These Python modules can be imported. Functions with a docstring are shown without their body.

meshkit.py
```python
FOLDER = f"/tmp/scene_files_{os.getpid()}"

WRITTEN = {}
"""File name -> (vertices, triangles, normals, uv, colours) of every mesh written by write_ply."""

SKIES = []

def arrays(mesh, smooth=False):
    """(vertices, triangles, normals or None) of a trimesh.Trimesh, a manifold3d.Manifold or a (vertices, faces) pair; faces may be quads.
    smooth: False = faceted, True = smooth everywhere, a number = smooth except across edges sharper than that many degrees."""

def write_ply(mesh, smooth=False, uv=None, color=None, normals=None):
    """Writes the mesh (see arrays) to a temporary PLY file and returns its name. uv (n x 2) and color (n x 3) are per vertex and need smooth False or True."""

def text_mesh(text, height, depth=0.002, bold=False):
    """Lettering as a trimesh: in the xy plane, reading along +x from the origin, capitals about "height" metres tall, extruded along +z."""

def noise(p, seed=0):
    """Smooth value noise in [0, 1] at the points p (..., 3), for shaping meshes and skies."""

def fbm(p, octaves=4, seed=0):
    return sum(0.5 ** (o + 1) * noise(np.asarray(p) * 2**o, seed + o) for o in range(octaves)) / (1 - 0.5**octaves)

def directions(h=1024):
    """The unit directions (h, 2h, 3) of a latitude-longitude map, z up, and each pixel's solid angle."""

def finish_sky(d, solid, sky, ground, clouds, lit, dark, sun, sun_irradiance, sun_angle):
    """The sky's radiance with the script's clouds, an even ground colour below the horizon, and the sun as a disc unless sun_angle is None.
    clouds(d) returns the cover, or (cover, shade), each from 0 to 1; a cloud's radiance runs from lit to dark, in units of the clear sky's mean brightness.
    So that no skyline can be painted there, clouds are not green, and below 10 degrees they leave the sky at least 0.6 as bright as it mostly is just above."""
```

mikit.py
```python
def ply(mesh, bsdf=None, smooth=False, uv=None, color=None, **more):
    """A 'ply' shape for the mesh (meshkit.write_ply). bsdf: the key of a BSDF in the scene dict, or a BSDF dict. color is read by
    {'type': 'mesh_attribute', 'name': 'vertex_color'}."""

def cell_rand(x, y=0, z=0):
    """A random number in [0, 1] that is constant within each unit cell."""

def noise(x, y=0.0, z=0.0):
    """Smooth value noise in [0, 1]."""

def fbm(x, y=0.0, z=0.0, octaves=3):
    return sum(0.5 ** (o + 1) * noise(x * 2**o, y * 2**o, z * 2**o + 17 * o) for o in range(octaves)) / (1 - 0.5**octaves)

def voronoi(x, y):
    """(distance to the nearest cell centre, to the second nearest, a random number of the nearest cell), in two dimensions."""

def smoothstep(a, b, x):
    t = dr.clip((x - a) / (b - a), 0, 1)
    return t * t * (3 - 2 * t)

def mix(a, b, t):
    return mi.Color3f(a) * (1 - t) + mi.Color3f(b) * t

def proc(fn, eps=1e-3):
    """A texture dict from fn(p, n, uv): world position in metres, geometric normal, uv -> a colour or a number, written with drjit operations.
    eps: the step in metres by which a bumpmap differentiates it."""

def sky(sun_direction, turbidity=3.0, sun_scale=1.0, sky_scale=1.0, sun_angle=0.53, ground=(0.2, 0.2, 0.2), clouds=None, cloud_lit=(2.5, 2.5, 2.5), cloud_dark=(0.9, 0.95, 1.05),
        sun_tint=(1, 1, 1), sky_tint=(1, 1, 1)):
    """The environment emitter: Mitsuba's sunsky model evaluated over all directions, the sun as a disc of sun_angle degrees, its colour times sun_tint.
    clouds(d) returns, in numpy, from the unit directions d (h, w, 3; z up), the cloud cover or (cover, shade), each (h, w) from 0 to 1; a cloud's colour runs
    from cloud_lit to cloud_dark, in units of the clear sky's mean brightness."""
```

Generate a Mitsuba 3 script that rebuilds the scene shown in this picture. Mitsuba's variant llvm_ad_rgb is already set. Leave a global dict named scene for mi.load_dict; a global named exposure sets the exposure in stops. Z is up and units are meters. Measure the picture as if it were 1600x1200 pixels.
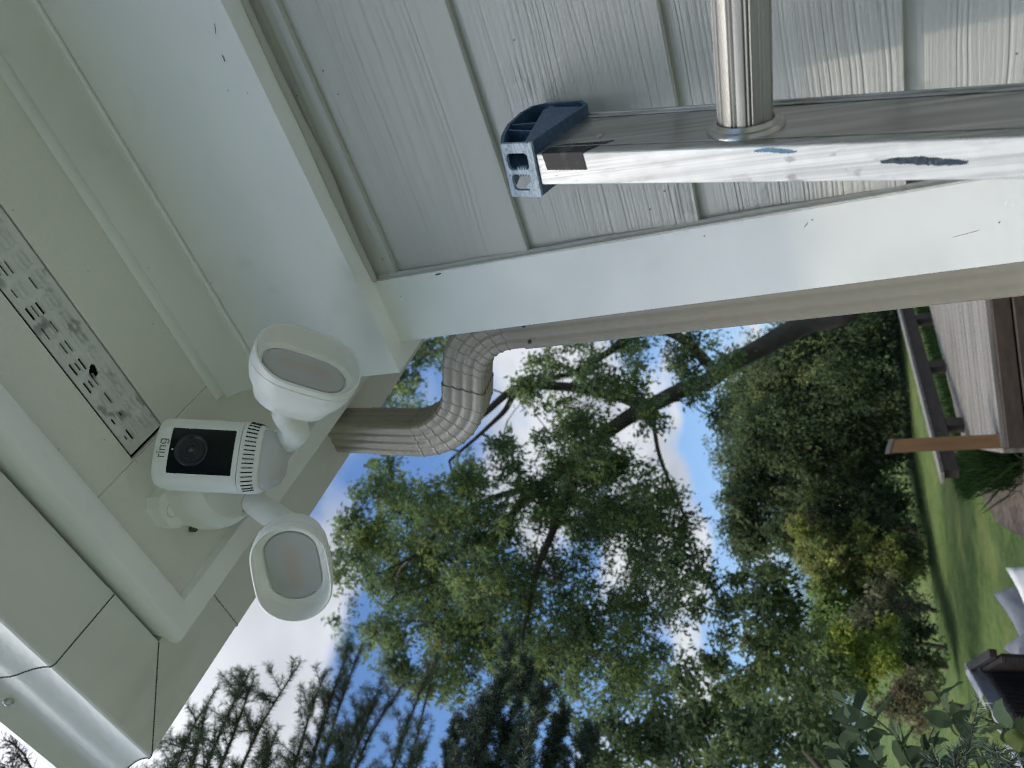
import math
import numpy as np
import trimesh
import manifold3d as m3
import shapely.geometry as sg
import shapely.affinity as sa
import mitsuba as mi
import drjit as dr
import mikit
import meshkit
from mikit import noise, fbm, voronoi, cell_rand, smoothstep, mix, proc

T = mi.ScalarTransform4f
scene, labels = {}, {}

# ------------------------------------------------------------------ camera, sky, exposure
# origin: the photographer's eye; x runs along the house wall, y into the wall, z up; the ground lies 1.5 m below
GROUND = -1.5
FWD, UP = (-0.52455, 0.75088, 0.40128), (0.79457, 0.60105, -0.08604)      # the phone is held sideways
scene['camera'] = {'type': 'thinlens', 'fov': 70.22, 'fov_axis': 'x', 'near_clip': 0.05, 'far_clip': 9000.0,
                   'aperture_radius': 0.0016, 'focus_distance': 0.84,
                   'to_world': T().look_at(origin=[0, 0, 0], target=list(FWD), up=list(UP))}


SUN = (-0.33, -1.0, 2.04)


def vnoise(p, seed=0):
    q = np.asarray(p, float)
    i = np.floor(q).astype(np.int64)
    t = q - i
    t = t * t * (3 - 2 * t)

    def h(a, b, c):
        n = (i[..., 0] + a) * 374761393 + (i[..., 1] + b) * 668265263 + (i[..., 2] + c) * 2147483647 + seed * 1013904223
        n = (n ^ (n >> 13)) & 0xFFFFFFFF
        n = (n * 1274126177) & 0xFFFFFFFF
        return ((n ^ (n >> 16)) & 0xFFFFFF) / 16777215.0
    r = 0
    for a in (0, 1):
        for b in (0, 1):
            for c in (0, 1):
                w = (t[..., 0] if a else 1 - t[..., 0]) * (t[..., 1] if b else 1 - t[..., 1]) * (t[..., 2] if c else 1 - t[..., 2])
                r = r + w * h(a, b, c)
    return r


def vfbm(p, octaves=5, seed=0):
    s, a, tot = 0, 0.5, 0
    for o in range(octaves):
        s = s + a * vnoise(np.asarray(p) * 2 ** o, seed + o)
        tot += a
        a *= 0.5
    return s / tot


def clouds(d):
    z = np.maximum(d[..., 2], 0.03)
    p = np.stack([d[..., 0] / (z + 0.25), d[..., 1] / (z + 0.25), z * 0.6], -1)
    n = vfbm(p * 3.1 + np.array([3.3, 1.7, 0.4]), 6, 11)
    sun = np.array(SUN) / np.linalg.norm(SUN)             # veil round the unseen sun, glow added to light the walls; clouds grey beyond
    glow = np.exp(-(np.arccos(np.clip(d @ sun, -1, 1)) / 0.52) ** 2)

    def lobe(v, w):
        v = np.array(v) / np.linalg.norm(v)
        return np.exp(-(np.arccos(np.clip(d @ v, -1, 1)) / w) ** 2)
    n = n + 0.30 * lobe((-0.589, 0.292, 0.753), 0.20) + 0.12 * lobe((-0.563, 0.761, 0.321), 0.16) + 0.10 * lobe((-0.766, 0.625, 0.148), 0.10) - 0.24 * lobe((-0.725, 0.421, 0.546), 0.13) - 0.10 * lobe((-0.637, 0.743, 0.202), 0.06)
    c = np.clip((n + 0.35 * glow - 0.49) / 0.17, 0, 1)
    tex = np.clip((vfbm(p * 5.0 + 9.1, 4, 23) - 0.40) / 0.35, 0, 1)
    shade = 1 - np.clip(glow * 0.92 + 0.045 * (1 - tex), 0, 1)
    return c * c * (3 - 2 * c), shade


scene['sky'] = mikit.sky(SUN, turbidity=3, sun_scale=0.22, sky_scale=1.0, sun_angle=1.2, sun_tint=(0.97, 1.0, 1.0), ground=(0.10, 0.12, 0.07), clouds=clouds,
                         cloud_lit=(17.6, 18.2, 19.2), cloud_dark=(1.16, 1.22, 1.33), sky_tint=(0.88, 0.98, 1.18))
exposure = 2.12


# ------------------------------------------------------------------ helpers
def taken(name):
    return name in scene or name in labels or any(k.startswith(name + '__') for k in scene)


def numbered(name):
    if not taken(name):
        return name
    i = 1
    while taken('%s_%03d' % (name, i)):
        i += 1
    return '%s_%03d' % (name, i)


def obj(name, mesh, bsdf, parent=None, smooth=False, color=None, stuff=False, label=None, to_world=None):
    key = numbered((parent + '__' if parent else '') + name)
    d = mesh if isinstance(mesh, dict) else mikit.ply(mesh, bsdf, smooth, color=color)
    if to_world is not None:
        d = {**d, 'to_world': to_world}
    scene[key] = d
    if stuff or label:
        labels[key] = {}
        if stuff:
            labels[key]['kind'] = 'stuff'
        if label:
            labels[key]['label'] = label
    return key


def thing(name, label, cat, group=None):
    key = numbered(name)
    labels[key] = {'label': label, 'category': cat}
    if group:
        labels[key]['group'] = group
    return key


def struct(name, mesh, bsdf, smooth=False, color=None, label=None):
    key = obj(name, mesh, bsdf, None, smooth, color)
    labels[key] = {'kind': 'structure'}
    if label:
        labels[key]['label'] = label
    return key


def box(x0, x1, y0, y1, z0, z1):
    m = trimesh.creation.box(extents=(x1 - x0, y1 - y0, z1 - z0))
    m.apply_translation(((x0 + x1) / 2, (y0 + y1) / 2, (z0 + z1) / 2))
    return m


def cbox(x0, x1, y0, y1, z0, z1, c=0.002):
    pts = []
    for sx in (0, 1):
        for sy in (0, 1):
            for sz in (0, 1):
                p = [(x0, x1)[sx], (y0, y1)[sy], (z0, z1)[sz]]
                s = [(1, -1)[sx], (1, -1)[sy], (1, -1)[sz]]
                for k in range(3):
                    q = [p[j] + (s[j] * c if j != k else 0) for j in range(3)]
                    pts.append(q)
    return man(m3.Manifold.hull_points(np.array(pts, np.float64)))


def man(m):
    q = m.to_mesh()
    return trimesh.Trimesh(np.array(q.vert_properties[:, :3], float), np.array(q.tri_verts, int), process=False)


def join(ms):
    return trimesh.util.concatenate(ms)


def frame_apply(mesh, R, c):
    v = np.asarray(mesh.vertices) @ np.asarray(R).T + np.asarray(c)
    f = np.asarray(mesh.faces)
    if np.linalg.det(R) < 0:
        f = f[:, ::-1]
    return trimesh.Trimesh(v, f, process=False)


def tube(points, radii, sides=10, cap=True, sq=None):
    p = np.asarray(points, float)
    r = np.broadcast_to(radii, (len(p),)).astype(float)
    t = np.gradient(p, axis=0)
    t /= np.linalg.norm(t, axis=1, keepdims=True) + 1e-12
    a = np.cross(t[0], [0, 0, 1.0] if abs(t[0][2]) < 0.9 else [1.0, 0, 0])
    a /= np.linalg.norm(a)
    rings, ang = [], np.arange(sides) * 2 * np.pi / sides
    for k in range(len(p)):
        a = a - t[k] * (a @ t[k])
        a /= np.linalg.norm(a) + 1e-12
        b = np.cross(t[k], a)
        rings.append(p[k] + r[k] * (np.cos(ang)[:, None] * a + np.sin(ang)[:, None] * b))
    v = np.vstack(rings)
    f = []
    n = len(p)
    for i in range(n - 1):
        for j in range(sides):
            q = (i * sides + j, i * sides + (j + 1) % sides, (i + 1) * sides + (j + 1) % sides, (i + 1) * sides + j)
            f += [(q[0], q[1], q[2]), (q[0], q[2], q[3])]
    if cap:
        v = np.vstack([v, p[:1], p[-1:]])
        for j in range(sides):
            f += [(len(v) - 2, (j + 1) % sides, j), (len(v) - 1, (n - 1) * sides + j, (n - 1) * sides + (j + 1) % sides)]
    return trimesh.Trimesh(v, np.array(f), process=False)


def spline(points, n=8):
    p = np.asarray(points, float)
    q = np.vstack([2 * p[0] - p[1], p, 2 * p[-1] - p[-2]])
    out = []
    for i in range(1, len(q) - 2):
        for t in np.linspace(0, 1, n, endpoint=False):
            a, b, c, d = q[i - 1], q[i], q[i + 1], q[i + 2]
            out.append(0.5 * (2 * b + (c - a) * t + (2 * a - 5 * b + 4 * c - d) * t * t + (3 * b - a - 3 * c + d) * t ** 3))
    out.append(p[-1])
    return np.array(out)


def loft(sections, closed_ends=True):
    """sections: list of (m, 3) rings with equal counts."""
    m = len(sections[0])
    v = np.vstack(sections)
    f = []
    for i in range(len(sections) - 1):
        for j in range(m):
            q = (i * m + j, i * m + (j + 1) % m, (i + 1) * m + (j + 1) % m, (i + 1) * m + j)
            f += [(q[0], q[1], q[2]), (q[0], q[2], q[3])]
    if closed_ends:
        v = np.vstack([v, sections[0].mean(0)[None], sections[-1].mean(0)[None]])
        for j in range(m):
            f += [(len(v) - 2, (j + 1) % m, j), (len(v) - 1, (len(sections) - 1) * m + j, (len(sections) - 1) * m + (j + 1) % m)]
    return trimesh.Trimesh(v, np.array(f), process=False)


def outward(m):
    if m.volume < 0:
        m = trimesh.Trimesh(m.vertices, np.asarray(m.faces)[:, ::-1], process=False)
    return m


def prism_run(profile, ends):
    """A closed profile [(offset_y, z, offset_x)...] run from the mitre at the house corner; ends = function(profile row, end) -> point."""
    prof = np.asarray(profile, float)
    poly = sg.Polygon(prof[:, :2])
    idx = list(range(len(prof)))
    if not poly.exterior.is_ccw:
        idx = idx[::-1]
    prof = prof[idx]
    n = len(prof)
    v = np.vstack([[ends(p, 0) for p in prof], [ends(p, 1) for p in prof]])
    f = []
    for j in range(n):
        k = (j + 1) % n
        f += [(j, k, n + k), (j, n + k, n + j)]
    tri = m3.triangulate([prof[:, :2].astype(np.float64)])
    for a, b, c in np.asarray(tri):
        f += [(a, c, b), (n + a, n + b, n + c)]
    return outward(trimesh.Trimesh(v, np.array(f), process=False))


def run_x(profile, x1, x0=None):
    """along the ladder-side wall: rows (y, z, x_at_corner)"""
    return prism_run(profile, lambda p, e: (x1, p[0], p[1]) if e else ((p[2] if x0 is None else x0), p[0], p[1]))


def run_y(profile, y1, y0=None):
    """along the far wall round the corner: rows (y_at_corner, z, x)"""
    return prism_run(profile, lambda p, e: (p[2], y1, p[1]) if e else (p[2], (p[0] if y0 is None else y0), p[1]))


def leaf_mesh_arrays(pos, axis, nrm, length, width, color, fold=0.18):
    """Many four-cornered, slightly folded leaves. Returns (V, F, C)."""
    pos, axis, nrm = np.asarray(pos), np.asarray(axis), np.asarray(nrm)
    axis = axis / (np.linalg.norm(axis, axis=1, keepdims=True) + 1e-9)
    side = np.cross(axis, nrm)
    side /= np.linalg.norm(side, axis=1, keepdims=True) + 1e-9
    up = np.cross(side, axis)
    L = np.broadcast_to(length, (len(pos),))[:, None]
    Wd = np.broadcast_to(width, (len(pos),))[:, None]
    a = pos
    b = pos + axis * L * 0.45 + side * Wd * 0.5 + up * Wd * fold
    c = pos + axis * L - up * L * 0.12
    d = pos + axis * L * 0.45 - side * Wd * 0.5 + up * Wd * fold
    v = np.stack([a, b, c, d], 1).reshape(-1, 3)
    i = np.arange(len(pos))[:, None] * 4
    f = np.concatenate([i + [0, 1, 2], i + [0, 2, 3]], 1).reshape(-1, 3)
    return v, f, np.repeat(np.clip(color, 0.004, 1), 4, axis=0)


def cat(parts):
    vs, fs, cs, n = [], [], [], 0
    for v, f, c in parts:
        vs.append(v)
        fs.append(f + n)
        cs.append(c)
        n += len(v)
    return (np.vstack(vs), np.vstack(fs)), np.vstack(cs)


def unit(rng, n):
    v = rng.normal(size=(n, 3))
    return v / np.linalg.norm(v, axis=1, keepdims=True)


# ------------------------------------------------------------------ materials
def two(d):
    return {'type': 'twosided', 'bsdf': d}


def rgb(*c):
    return {'type': 'rgb', 'value': list(c)}


def pri(color, rough=0.5, spec=0.5, metal=0.0, **k):
    return {'type': 'principled', 'base_color': color if isinstance(color, dict) else rgb(*color), 'roughness': rough, 'specular': spec, 'metallic': metal, **k}


def bump(d, fn, scale, eps=5e-4):
    return {'type': 'bumpmap', 'arbitrary': proc(fn, eps), 'scale': scale, 'bsdf': d}


def specks(p, a, b, s, thr):
    d, _, r = voronoi(a * s, b * s)
    return dr.select(r > thr, 1 - smoothstep(0.03, 0.08, d), 0.0)


def trim_color(p, n, uv):
    t = fbm(p.x * 9, p.y * 9, p.z * 9, 4)
    dirt = smoothstep(0.50, 0.80, fbm(p.x * 5 + 7, p.y * 5, p.z * 5, 4)) * 0.10 + 0.045 * smoothstep(0.66, 0.80, fbm(p.x * 24, p.y * 24, p.z * 24 + 3, 4))
    c = mix((0.765, 0.78, 0.775), (0.805, 0.82, 0.815), t) * (1 - dirt)
    s = specks(p, p.x + p.y * 0.8, p.z - p.y * 0.5, 60.0, 0.997)
    return mix(c, (0.16, 0.15, 0.13), s * 0.8)


def trim_bump(p, n, uv):
    return fbm(p.x * 130, p.y * 130, p.z * 130, 3) * 0.6 + fbm(p.x * 18, p.y * 18, p.z * 18, 2)


scene['m_trim'] = two(bump(pri(proc(trim_color), 0.42, 0.4), trim_bump, 0.0005))


def soffit_color(p, n, uv):
    t = fbm(p.x * 5, p.y * 7, p.z * 5, 4)
    fine = noise(p.x * 420, p.y * 420, p.z * 420) * 0.05
    s = specks(p, p.x, p.y, 60.0, 0.985)
    return mix(mix((0.63, 0.63, 0.585), (0.71, 0.71, 0.665), t) * (0.975 + fine), (0.2, 0.2, 0.18), s * 0.7)


scene['m_soffit'] = two(bump(pri(proc(soffit_color), 0.6, 0.3), trim_bump, 0.002))


def gutter_color(p, n, uv):
    t = fbm(p.x * 8, p.y * 20, p.z * 20, 4)
    d = smoothstep(0.55, 0.85, fbm(p.x * 16, p.y * 6, p.z * 9 + 4, 4))
    return mix((0.60, 0.605, 0.585), (0.655, 0.66, 0.645), t) * (1 - 0.16 * d)


scene['m_gutter'] = two(bump(pri(proc(gutter_color), 0.33, 0.5), trim_bump, 0.0008))


def siding_h(p, n, uv):
    w = noise(p.x * 3.3 + 9 * cell_rand((p.z + 0.0765) / 0.187, 1, 1), p.z * 22) * 0.017 + noise(p.x * 1.1 + 5, p.z * 7) * 0.016 + noise(p.x * 14, p.z * 60) * 0.0022 + noise(p.x * 40, p.z * 30) * 0.0008
    k = 0.85 + 0.6 * cell_rand((p.z + 0.0765) / 0.187, 3, 5)
    t = (p.z + w) * 190.0 * k
    r = 0.5 + 0.5 * dr.sin(t * 6.2832 + 3.0 * noise(p.x * 2, p.z * 30))
    cid = cell_rand((p.z + 0.0765) / 0.187, 7, 1)
    g = noise(p.x * 2.4 + 31 * cid, (p.z + w * 1.1) * 400.0)
    r = 0.40 * r + 0.60 * smoothstep(0.30, 0.62, g)
    amp = 0.5 + 0.5 * smoothstep(0.25, 0.6, noise(p.x * 2.3 + 11, p.z * 16))
    fine = noise(p.x * 14, p.z * 900) * 0.22
    return (1 - (1 - r) * (1 - r)) * amp + fine


def siding_c(p, n, uv):
    h = siding_h(p, n, uv)
    t = fbm(p.x * 3, p.y * 3, p.z * 3, 4)
    dirt = smoothstep(0.62, 0.80, fbm(p.x * 7 + 3, p.z * 13, 0, 4)) * smoothstep(0.45, 0.7, noise(p.x * 60, p.z * 260))
    c = mix((0.465, 0.464, 0.445), (0.51, 0.509, 0.488), t)
    s = specks(p, p.x, p.z, 55.0, 0.97)
    return mix(c * (1 - 0.30 * dirt) * (0.95 + 0.05 * h), (0.09, 0.085, 0.08), s * 0.8)  # grain valleys toned darker, part groove dirt, part painted shade


scene['m_siding'] = two(bump(pri(proc(siding_c), 0.55, 0.35), siding_h, 0.0009, 3e-4))


def flat_siding_c(p, n, uv):
    return mix((0.44, 0.438, 0.415), (0.49, 0.488, 0.462), fbm(p.x * 12, p.y * 12, p.z * 12, 4))


scene['m_caulk'] = two(bump(pri(proc(flat_siding_c), 0.6, 0.3), trim_bump, 0.003))
scene['m_joint'] = two(pri((0.09, 0.09, 0.085), 0.8, 0.2))
scene['m_dark'] = two(pri((0.012, 0.012, 0.013), 0.8, 0.2))


def spout_c(p, n, uv):
    t = fbm(p.x * 10, p.y * 10, p.z * 4, 4)
    stain = smoothstep(0.55, 0.8, fbm(p.x * 30, p.y * 30, p.z * 3, 4))
    return mix((0.285, 0.250, 0.200), (0.345, 0.308, 0.25), t) * (1 - 0.22 * stain)


scene['m_spout'] = two(bump(pri(proc(spout_c), 0.38, 0.5), trim_bump, 0.001))


def vent_c(p, n, uv):
    t = fbm(p.x * 30, p.y * 60, 0, 4)
    return mix((0.52, 0.53, 0.51), (0.66, 0.67, 0.65), t) * (1 - 0.45 * smoothstep(0.6, 0.8, fbm(p.x * 50 + 2, p.y * 80, 0, 3)))


scene['m_vent'] = two(bump(pri(proc(vent_c), 0.5, 0.4), lambda p, n, uv: fbm(p.x * 70, p.y * 120, 0, 3), 0.0025))


def plastic_c(p, n, uv):
    return mix((0.74, 0.745, 0.72), (0.78, 0.785, 0.76), fbm(p.x * 40, p.y * 40, p.z * 40, 3))


scene['m_plastic'] = two(bump(pri(proc(plastic_c), 0.40, 0.5), lambda p, n, uv: fbm(p.x * 900, p.y * 900, p.z * 900, 2), 0.00012, 2e-4))
scene['m_black_glass'] = two(pri((0.006, 0.008, 0.013), 0.16, 0.25))
scene['m_black_ring'] = two(pri((0.012, 0.013, 0.018), 0.3, 0.5))
scene['m_lens_glass'] = two(pri((0.02, 0.02, 0.03), 0.05, 0.9, clearcoat=1.0))
scene['m_grey_print'] = two(pri((0.16, 0.16, 0.16), 0.6, 0.3))
scene['m_status'] = two(pri((0.75, 0.72, 0.9), 0.2, 0.8))
scene['m_sensor'] = two(pri((0.52, 0.525, 0.53), 0.38, 0.4))
scene['m_steel'] = two(pri((0.55, 0.55, 0.54), 0.28, 0.5, 0.9))


def alu_front(p, n, uv):
    s = noise(p.x * 900, p.y * 6, p.z * 5) * 0.5 + noise(p.x * 300, p.y * 3, p.z * 9) * 0.5
    w = smoothstep(0.60, 0.75, fbm(p.x * 120, p.y * 30, p.z * 40, 4))
    g = smoothstep(0.58, 0.72, fbm(p.x * 160 + 5, p.y * 90, p.z * 70, 4)) * smoothstep(0.45, 0.6, noise(p.z * 9, p.x * 20, 2))
    return mix(mix((0.70, 0.705, 0.705), (0.42, 0.42, 0.415), smoothstep(0.25, 0.75, s) * 0.75 + 0.3 * w), (0.20, 0.195, 0.18), g * 0.6)


def alu_rough(p, n, uv):
    return 0.44 + 0.2 * fbm(p.x * 200, p.y * 40, p.z * 30, 3)


scene['m_alu'] = two(bump(pri(proc(alu_front), proc(alu_rough), 0.5, 0.35), lambda p, n, uv: noise(p.x * 1500, p.y * 8, p.z * 7) * 0.6 + fbm(p.x * 60, p.y * 60, p.z * 60, 3), 0.0005, 2e-4))


def alu_dark(p, n, uv):
    s = noise(p.y * 260, p.z * 10, 0) * 0.6 + fbm(p.x * 40, p.y * 60, p.z * 14, 4) * 0.6
    return mix((0.62, 0.61, 0.58), (0.32, 0.31, 0.295), s)


scene['m_alu_web'] = two(bump(pri(proc(alu_dark), 0.30, 0.5, 0.85), lambda p, n, uv: noise(p.y * 500, p.z * 9, 0), 0.0003, 2e-4))


def alu_rung(p, n, uv):
    return mix((0.46, 0.46, 0.45), (0.25, 0.245, 0.235), fbm(p.x * 6, p.y * 130, p.z * 130, 4))


scene['m_alu_rung'] = two(pri(proc(alu_rung), 0.55, 0.5, 0.6))


def blue_c(p, n, uv):
    w = smoothstep(0.50, 0.70, fbm(p.x * 300, p.y * 300, p.z * 500, 4))
    return mix((0.030, 0.070, 0.14), (0.05, 0.10, 0.175), w)


def blue_front_lit(p, n, uv):
    w = smoothstep(0.38, 0.60, fbm(p.x * 260, p.y * 60, p.z * 700, 4))
    k = smoothstep(0.64, 0.74, fbm(p.x * 460 + 9, p.y * 160, p.z * 600, 4))
    return mix(mix((0.17, 0.235, 0.32), (0.30, 0.37, 0.45), w), (0.05, 0.055, 0.06), k * 0.7)  # worn marks over a base made paler than the sides for sky light


scene['m_blue'] = two(pri(proc(blue_c), 0.45, 0.4))
scene['m_blue_front_lit'] = two(pri(proc(blue_front_lit), 0.55, 0.4))


def tape_c(p, n, uv):
    w = smoothstep(0.5, 0.75, fbm(p.x * 90, p.y * 60, p.z * 90, 4))
    return mix((0.018, 0.018, 0.022), (0.06, 0.058, 0.056), w)


scene['m_tape'] = two(bump(pri(proc(tape_c), 0.5, 0.25), lambda p, n, uv: 0.5 + 0.5 * dr.sin(p.z * 3000) * dr.sin(p.x * 3000), 0.00015, 1e-4))
scene['m_scuff'] = two(bump(pri(proc(lambda p, n, uv: mix((0.012, 0.016, 0.022), (0.05, 0.075, 0.10), fbm(p.x * 160, p.y * 90, p.z * 90, 4))), 0.45, 0.4), lambda p, n, uv: fbm(p.x * 300, p.z * 300, 0, 3), 0.0015))
scene['m_scuff_blue'] = two(pri(proc(lambda p, n, uv: mix((0.05, 0.09, 0.11), (0.10, 0.22, 0.36), fbm(p.x * 200, p.y * 90, p.z * 140, 4))), 0.5, 0.4))

scene['m_leaf'] = {'type': 'principledthin', 'base_color': {'type': 'mesh_attribute', 'name': 'vertex_color'}, 'roughness': 0.5, 'diff_trans': 0.95, 'spec_trans': 0.0, 'eta': 1.4}
scene['m_needle'] = two(pri({'type': 'mesh_attribute', 'name': 'vertex_color'}, 0.5, 0.4))


def bark_c(p, n, uv):
    t = fbm(p.x * 9, p.y * 9, p.z * 3, 4)
    return mix((0.045, 0.037, 0.032), (0.12, 0.10, 0.085), t)


scene['m_bark'] = two(bump(pri(proc(bark_c), 0.85, 0.2), lambda p, n, uv: fbm(p.x * 14, p.y * 14, p.z * 4, 4), 0.05, 5e-3))


def wood_grey(p, n, uv):
    t = fbm(p.x * 3, p.y * 3, p.z * 3, 3)
    g = fbm((p.x * 0.745 + p.y * 0.667) * 2.0, (p.y * 0.745 - p.x * 0.667) * 60, p.z * 40, 4)
    return mix((0.050, 0.046, 0.040), (0.235, 0.222, 0.200), g * 0.95 + t * 0.15)


scene['m_wood_grey'] = two(pri(proc(wood_grey), 0.75, 0.25))
scene['m_wood_dark'] = two(pri(proc(lambda p, n, uv: mix((0.035, 0.026, 0.021), (0.085, 0.062, 0.05), fbm(p.x * 12, p.y * 12, p.z * 30, 4))), 0.7, 0.3))
scene['m_wood_brown'] = two(pri(proc(lambda p, n, uv: mix((0.11, 0.062, 0.030), (0.22, 0.125, 0.062), fbm(p.x * 22, p.y * 22, p.z * 4, 4))), 0.7, 0.3))
scene['m_wicker'] = two(bump(pri(proc(lambda p, n, uv: mix((0.010, 0.008, 0.008), (0.028, 0.022, 0.020), fbm(p.x * 30, p.y * 30, p.z * 120, 3))), 0.6, 0.4), lambda p, n, uv: fbm(p.x * 60, p.y * 60, p.z * 200, 2), 0.004, 2e-3))


def cloth(a, b):
    return two(bump(pri(proc(lambda p, n, uv: mix(a, b, fbm(p.x * 14, p.y * 14, p.z * 14, 3))), 0.9, 0.2, sheen=0.4), lambda p, n, uv: fbm(p.x * 25, p.y * 25, p.z * 25, 3), 0.01, 2e-3))


scene['m_pillow_grey'] = cloth((0.17, 0.172, 0.185), (0.22, 0.224, 0.238))
scene['m_pillow_white'] = cloth((0.50, 0.495, 0.49), (0.60, 0.595, 0.59))


def lawn_c(p, n, uv):
    a = fbm(p.x * 0.55, p.y * 0.55, 0, 4)
    b = fbm(p.x * 9, p.y * 9, 0, 4)
    dry = smoothstep(0.52, 0.72, fbm(p.x * 1.3 + 4, p.y * 1.3, 2, 4))
    b = b * 0.6 + 0.4 * fbm(p.x * 34, p.y * 34, 0, 3)
    c = mix((0.030, 0.062, 0.016), (0.105, 0.145, 0.048), smoothstep(0.22, 0.78, a * 0.45 + b * 0.55))
    return mix(c, (0.15, 0.16, 0.06), dry * 0.45)


scene['m_lawn'] = two(bump(pri(proc(lawn_c), 0.9, 0.15), lambda p, n, uv: fbm(p.x * 40, p.y * 40, 0, 3), 0.03, 4e-3))
scene['m_gravel'] = two(bump(pri(proc(lambda p, n, uv: mix((0.040, 0.031, 0.026), (0.15, 0.122, 0.102), voronoi(p.x * 22, p.y * 22)[2] * 0.6 + 0.4 * fbm(p.x * 4, p.y * 4, 0, 3))), 0.9, 0.2), lambda p, n, uv: 1 - voronoi(p.x * 22, p.y * 22)[0], 0.02, 2e-3))
scene['m_bounce_slab'] = two(pri(proc(lambda p, n, uv: mix((0.150, 0.172, 0.145), (0.215, 0.238, 0.205), fbm(p.x * 4, p.y * 4, 0, 4))), 0.85, 0.2))
scene['m_hill'] = two(pri(proc(lambda p, n, uv: mix((0.035, 0.06, 0.06), (0.08, 0.11, 0.10), fbm(p.x * 0.02, p.y * 0.02, p.z * 0.02, 4))), 0.95, 0.1))
scene['m_slope'] = two(bump(pri(proc(lambda p, n, uv: mix((0.022, 0.04, 0.016), (0.075, 0.11, 0.04), fbm(p.x * 1.1, p.y * 1.1, p.z * 1.1, 4))), 0.95, 0.1), lambda p, n, uv: fbm(p.x * 2, p.y * 2, p.z * 2, 4), 0.5, 3e-2))
scene['m_roof'] = two(pri(proc(lambda p, n, uv: mix((0.06, 0.06, 0.062), (0.14, 0.135, 0.13), cell_rand(p.x * 5, p.y * 5, 1) * 0.5 + 0.5 * noise(p.x * 80, p.y * 80, 0))), 0.95, 0.1))

# ------------------------------------------------------------------ house
house = thing('house', 'pale grey house corner with lap siding, white trim boards and a wide white soffit overhead', 'house')
XF, YF = -0.4335, 0.6696           # frieze faces at the corner
XE, YE = 1.9, 4.2                  # how far the two walls run
SOF = 0.817
# lap siding, the wall with the ladder
laps = [0.472, 0.299, 0.110, -0.077] + [-0.264 - 0.187 * i for i in range(7)]


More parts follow.
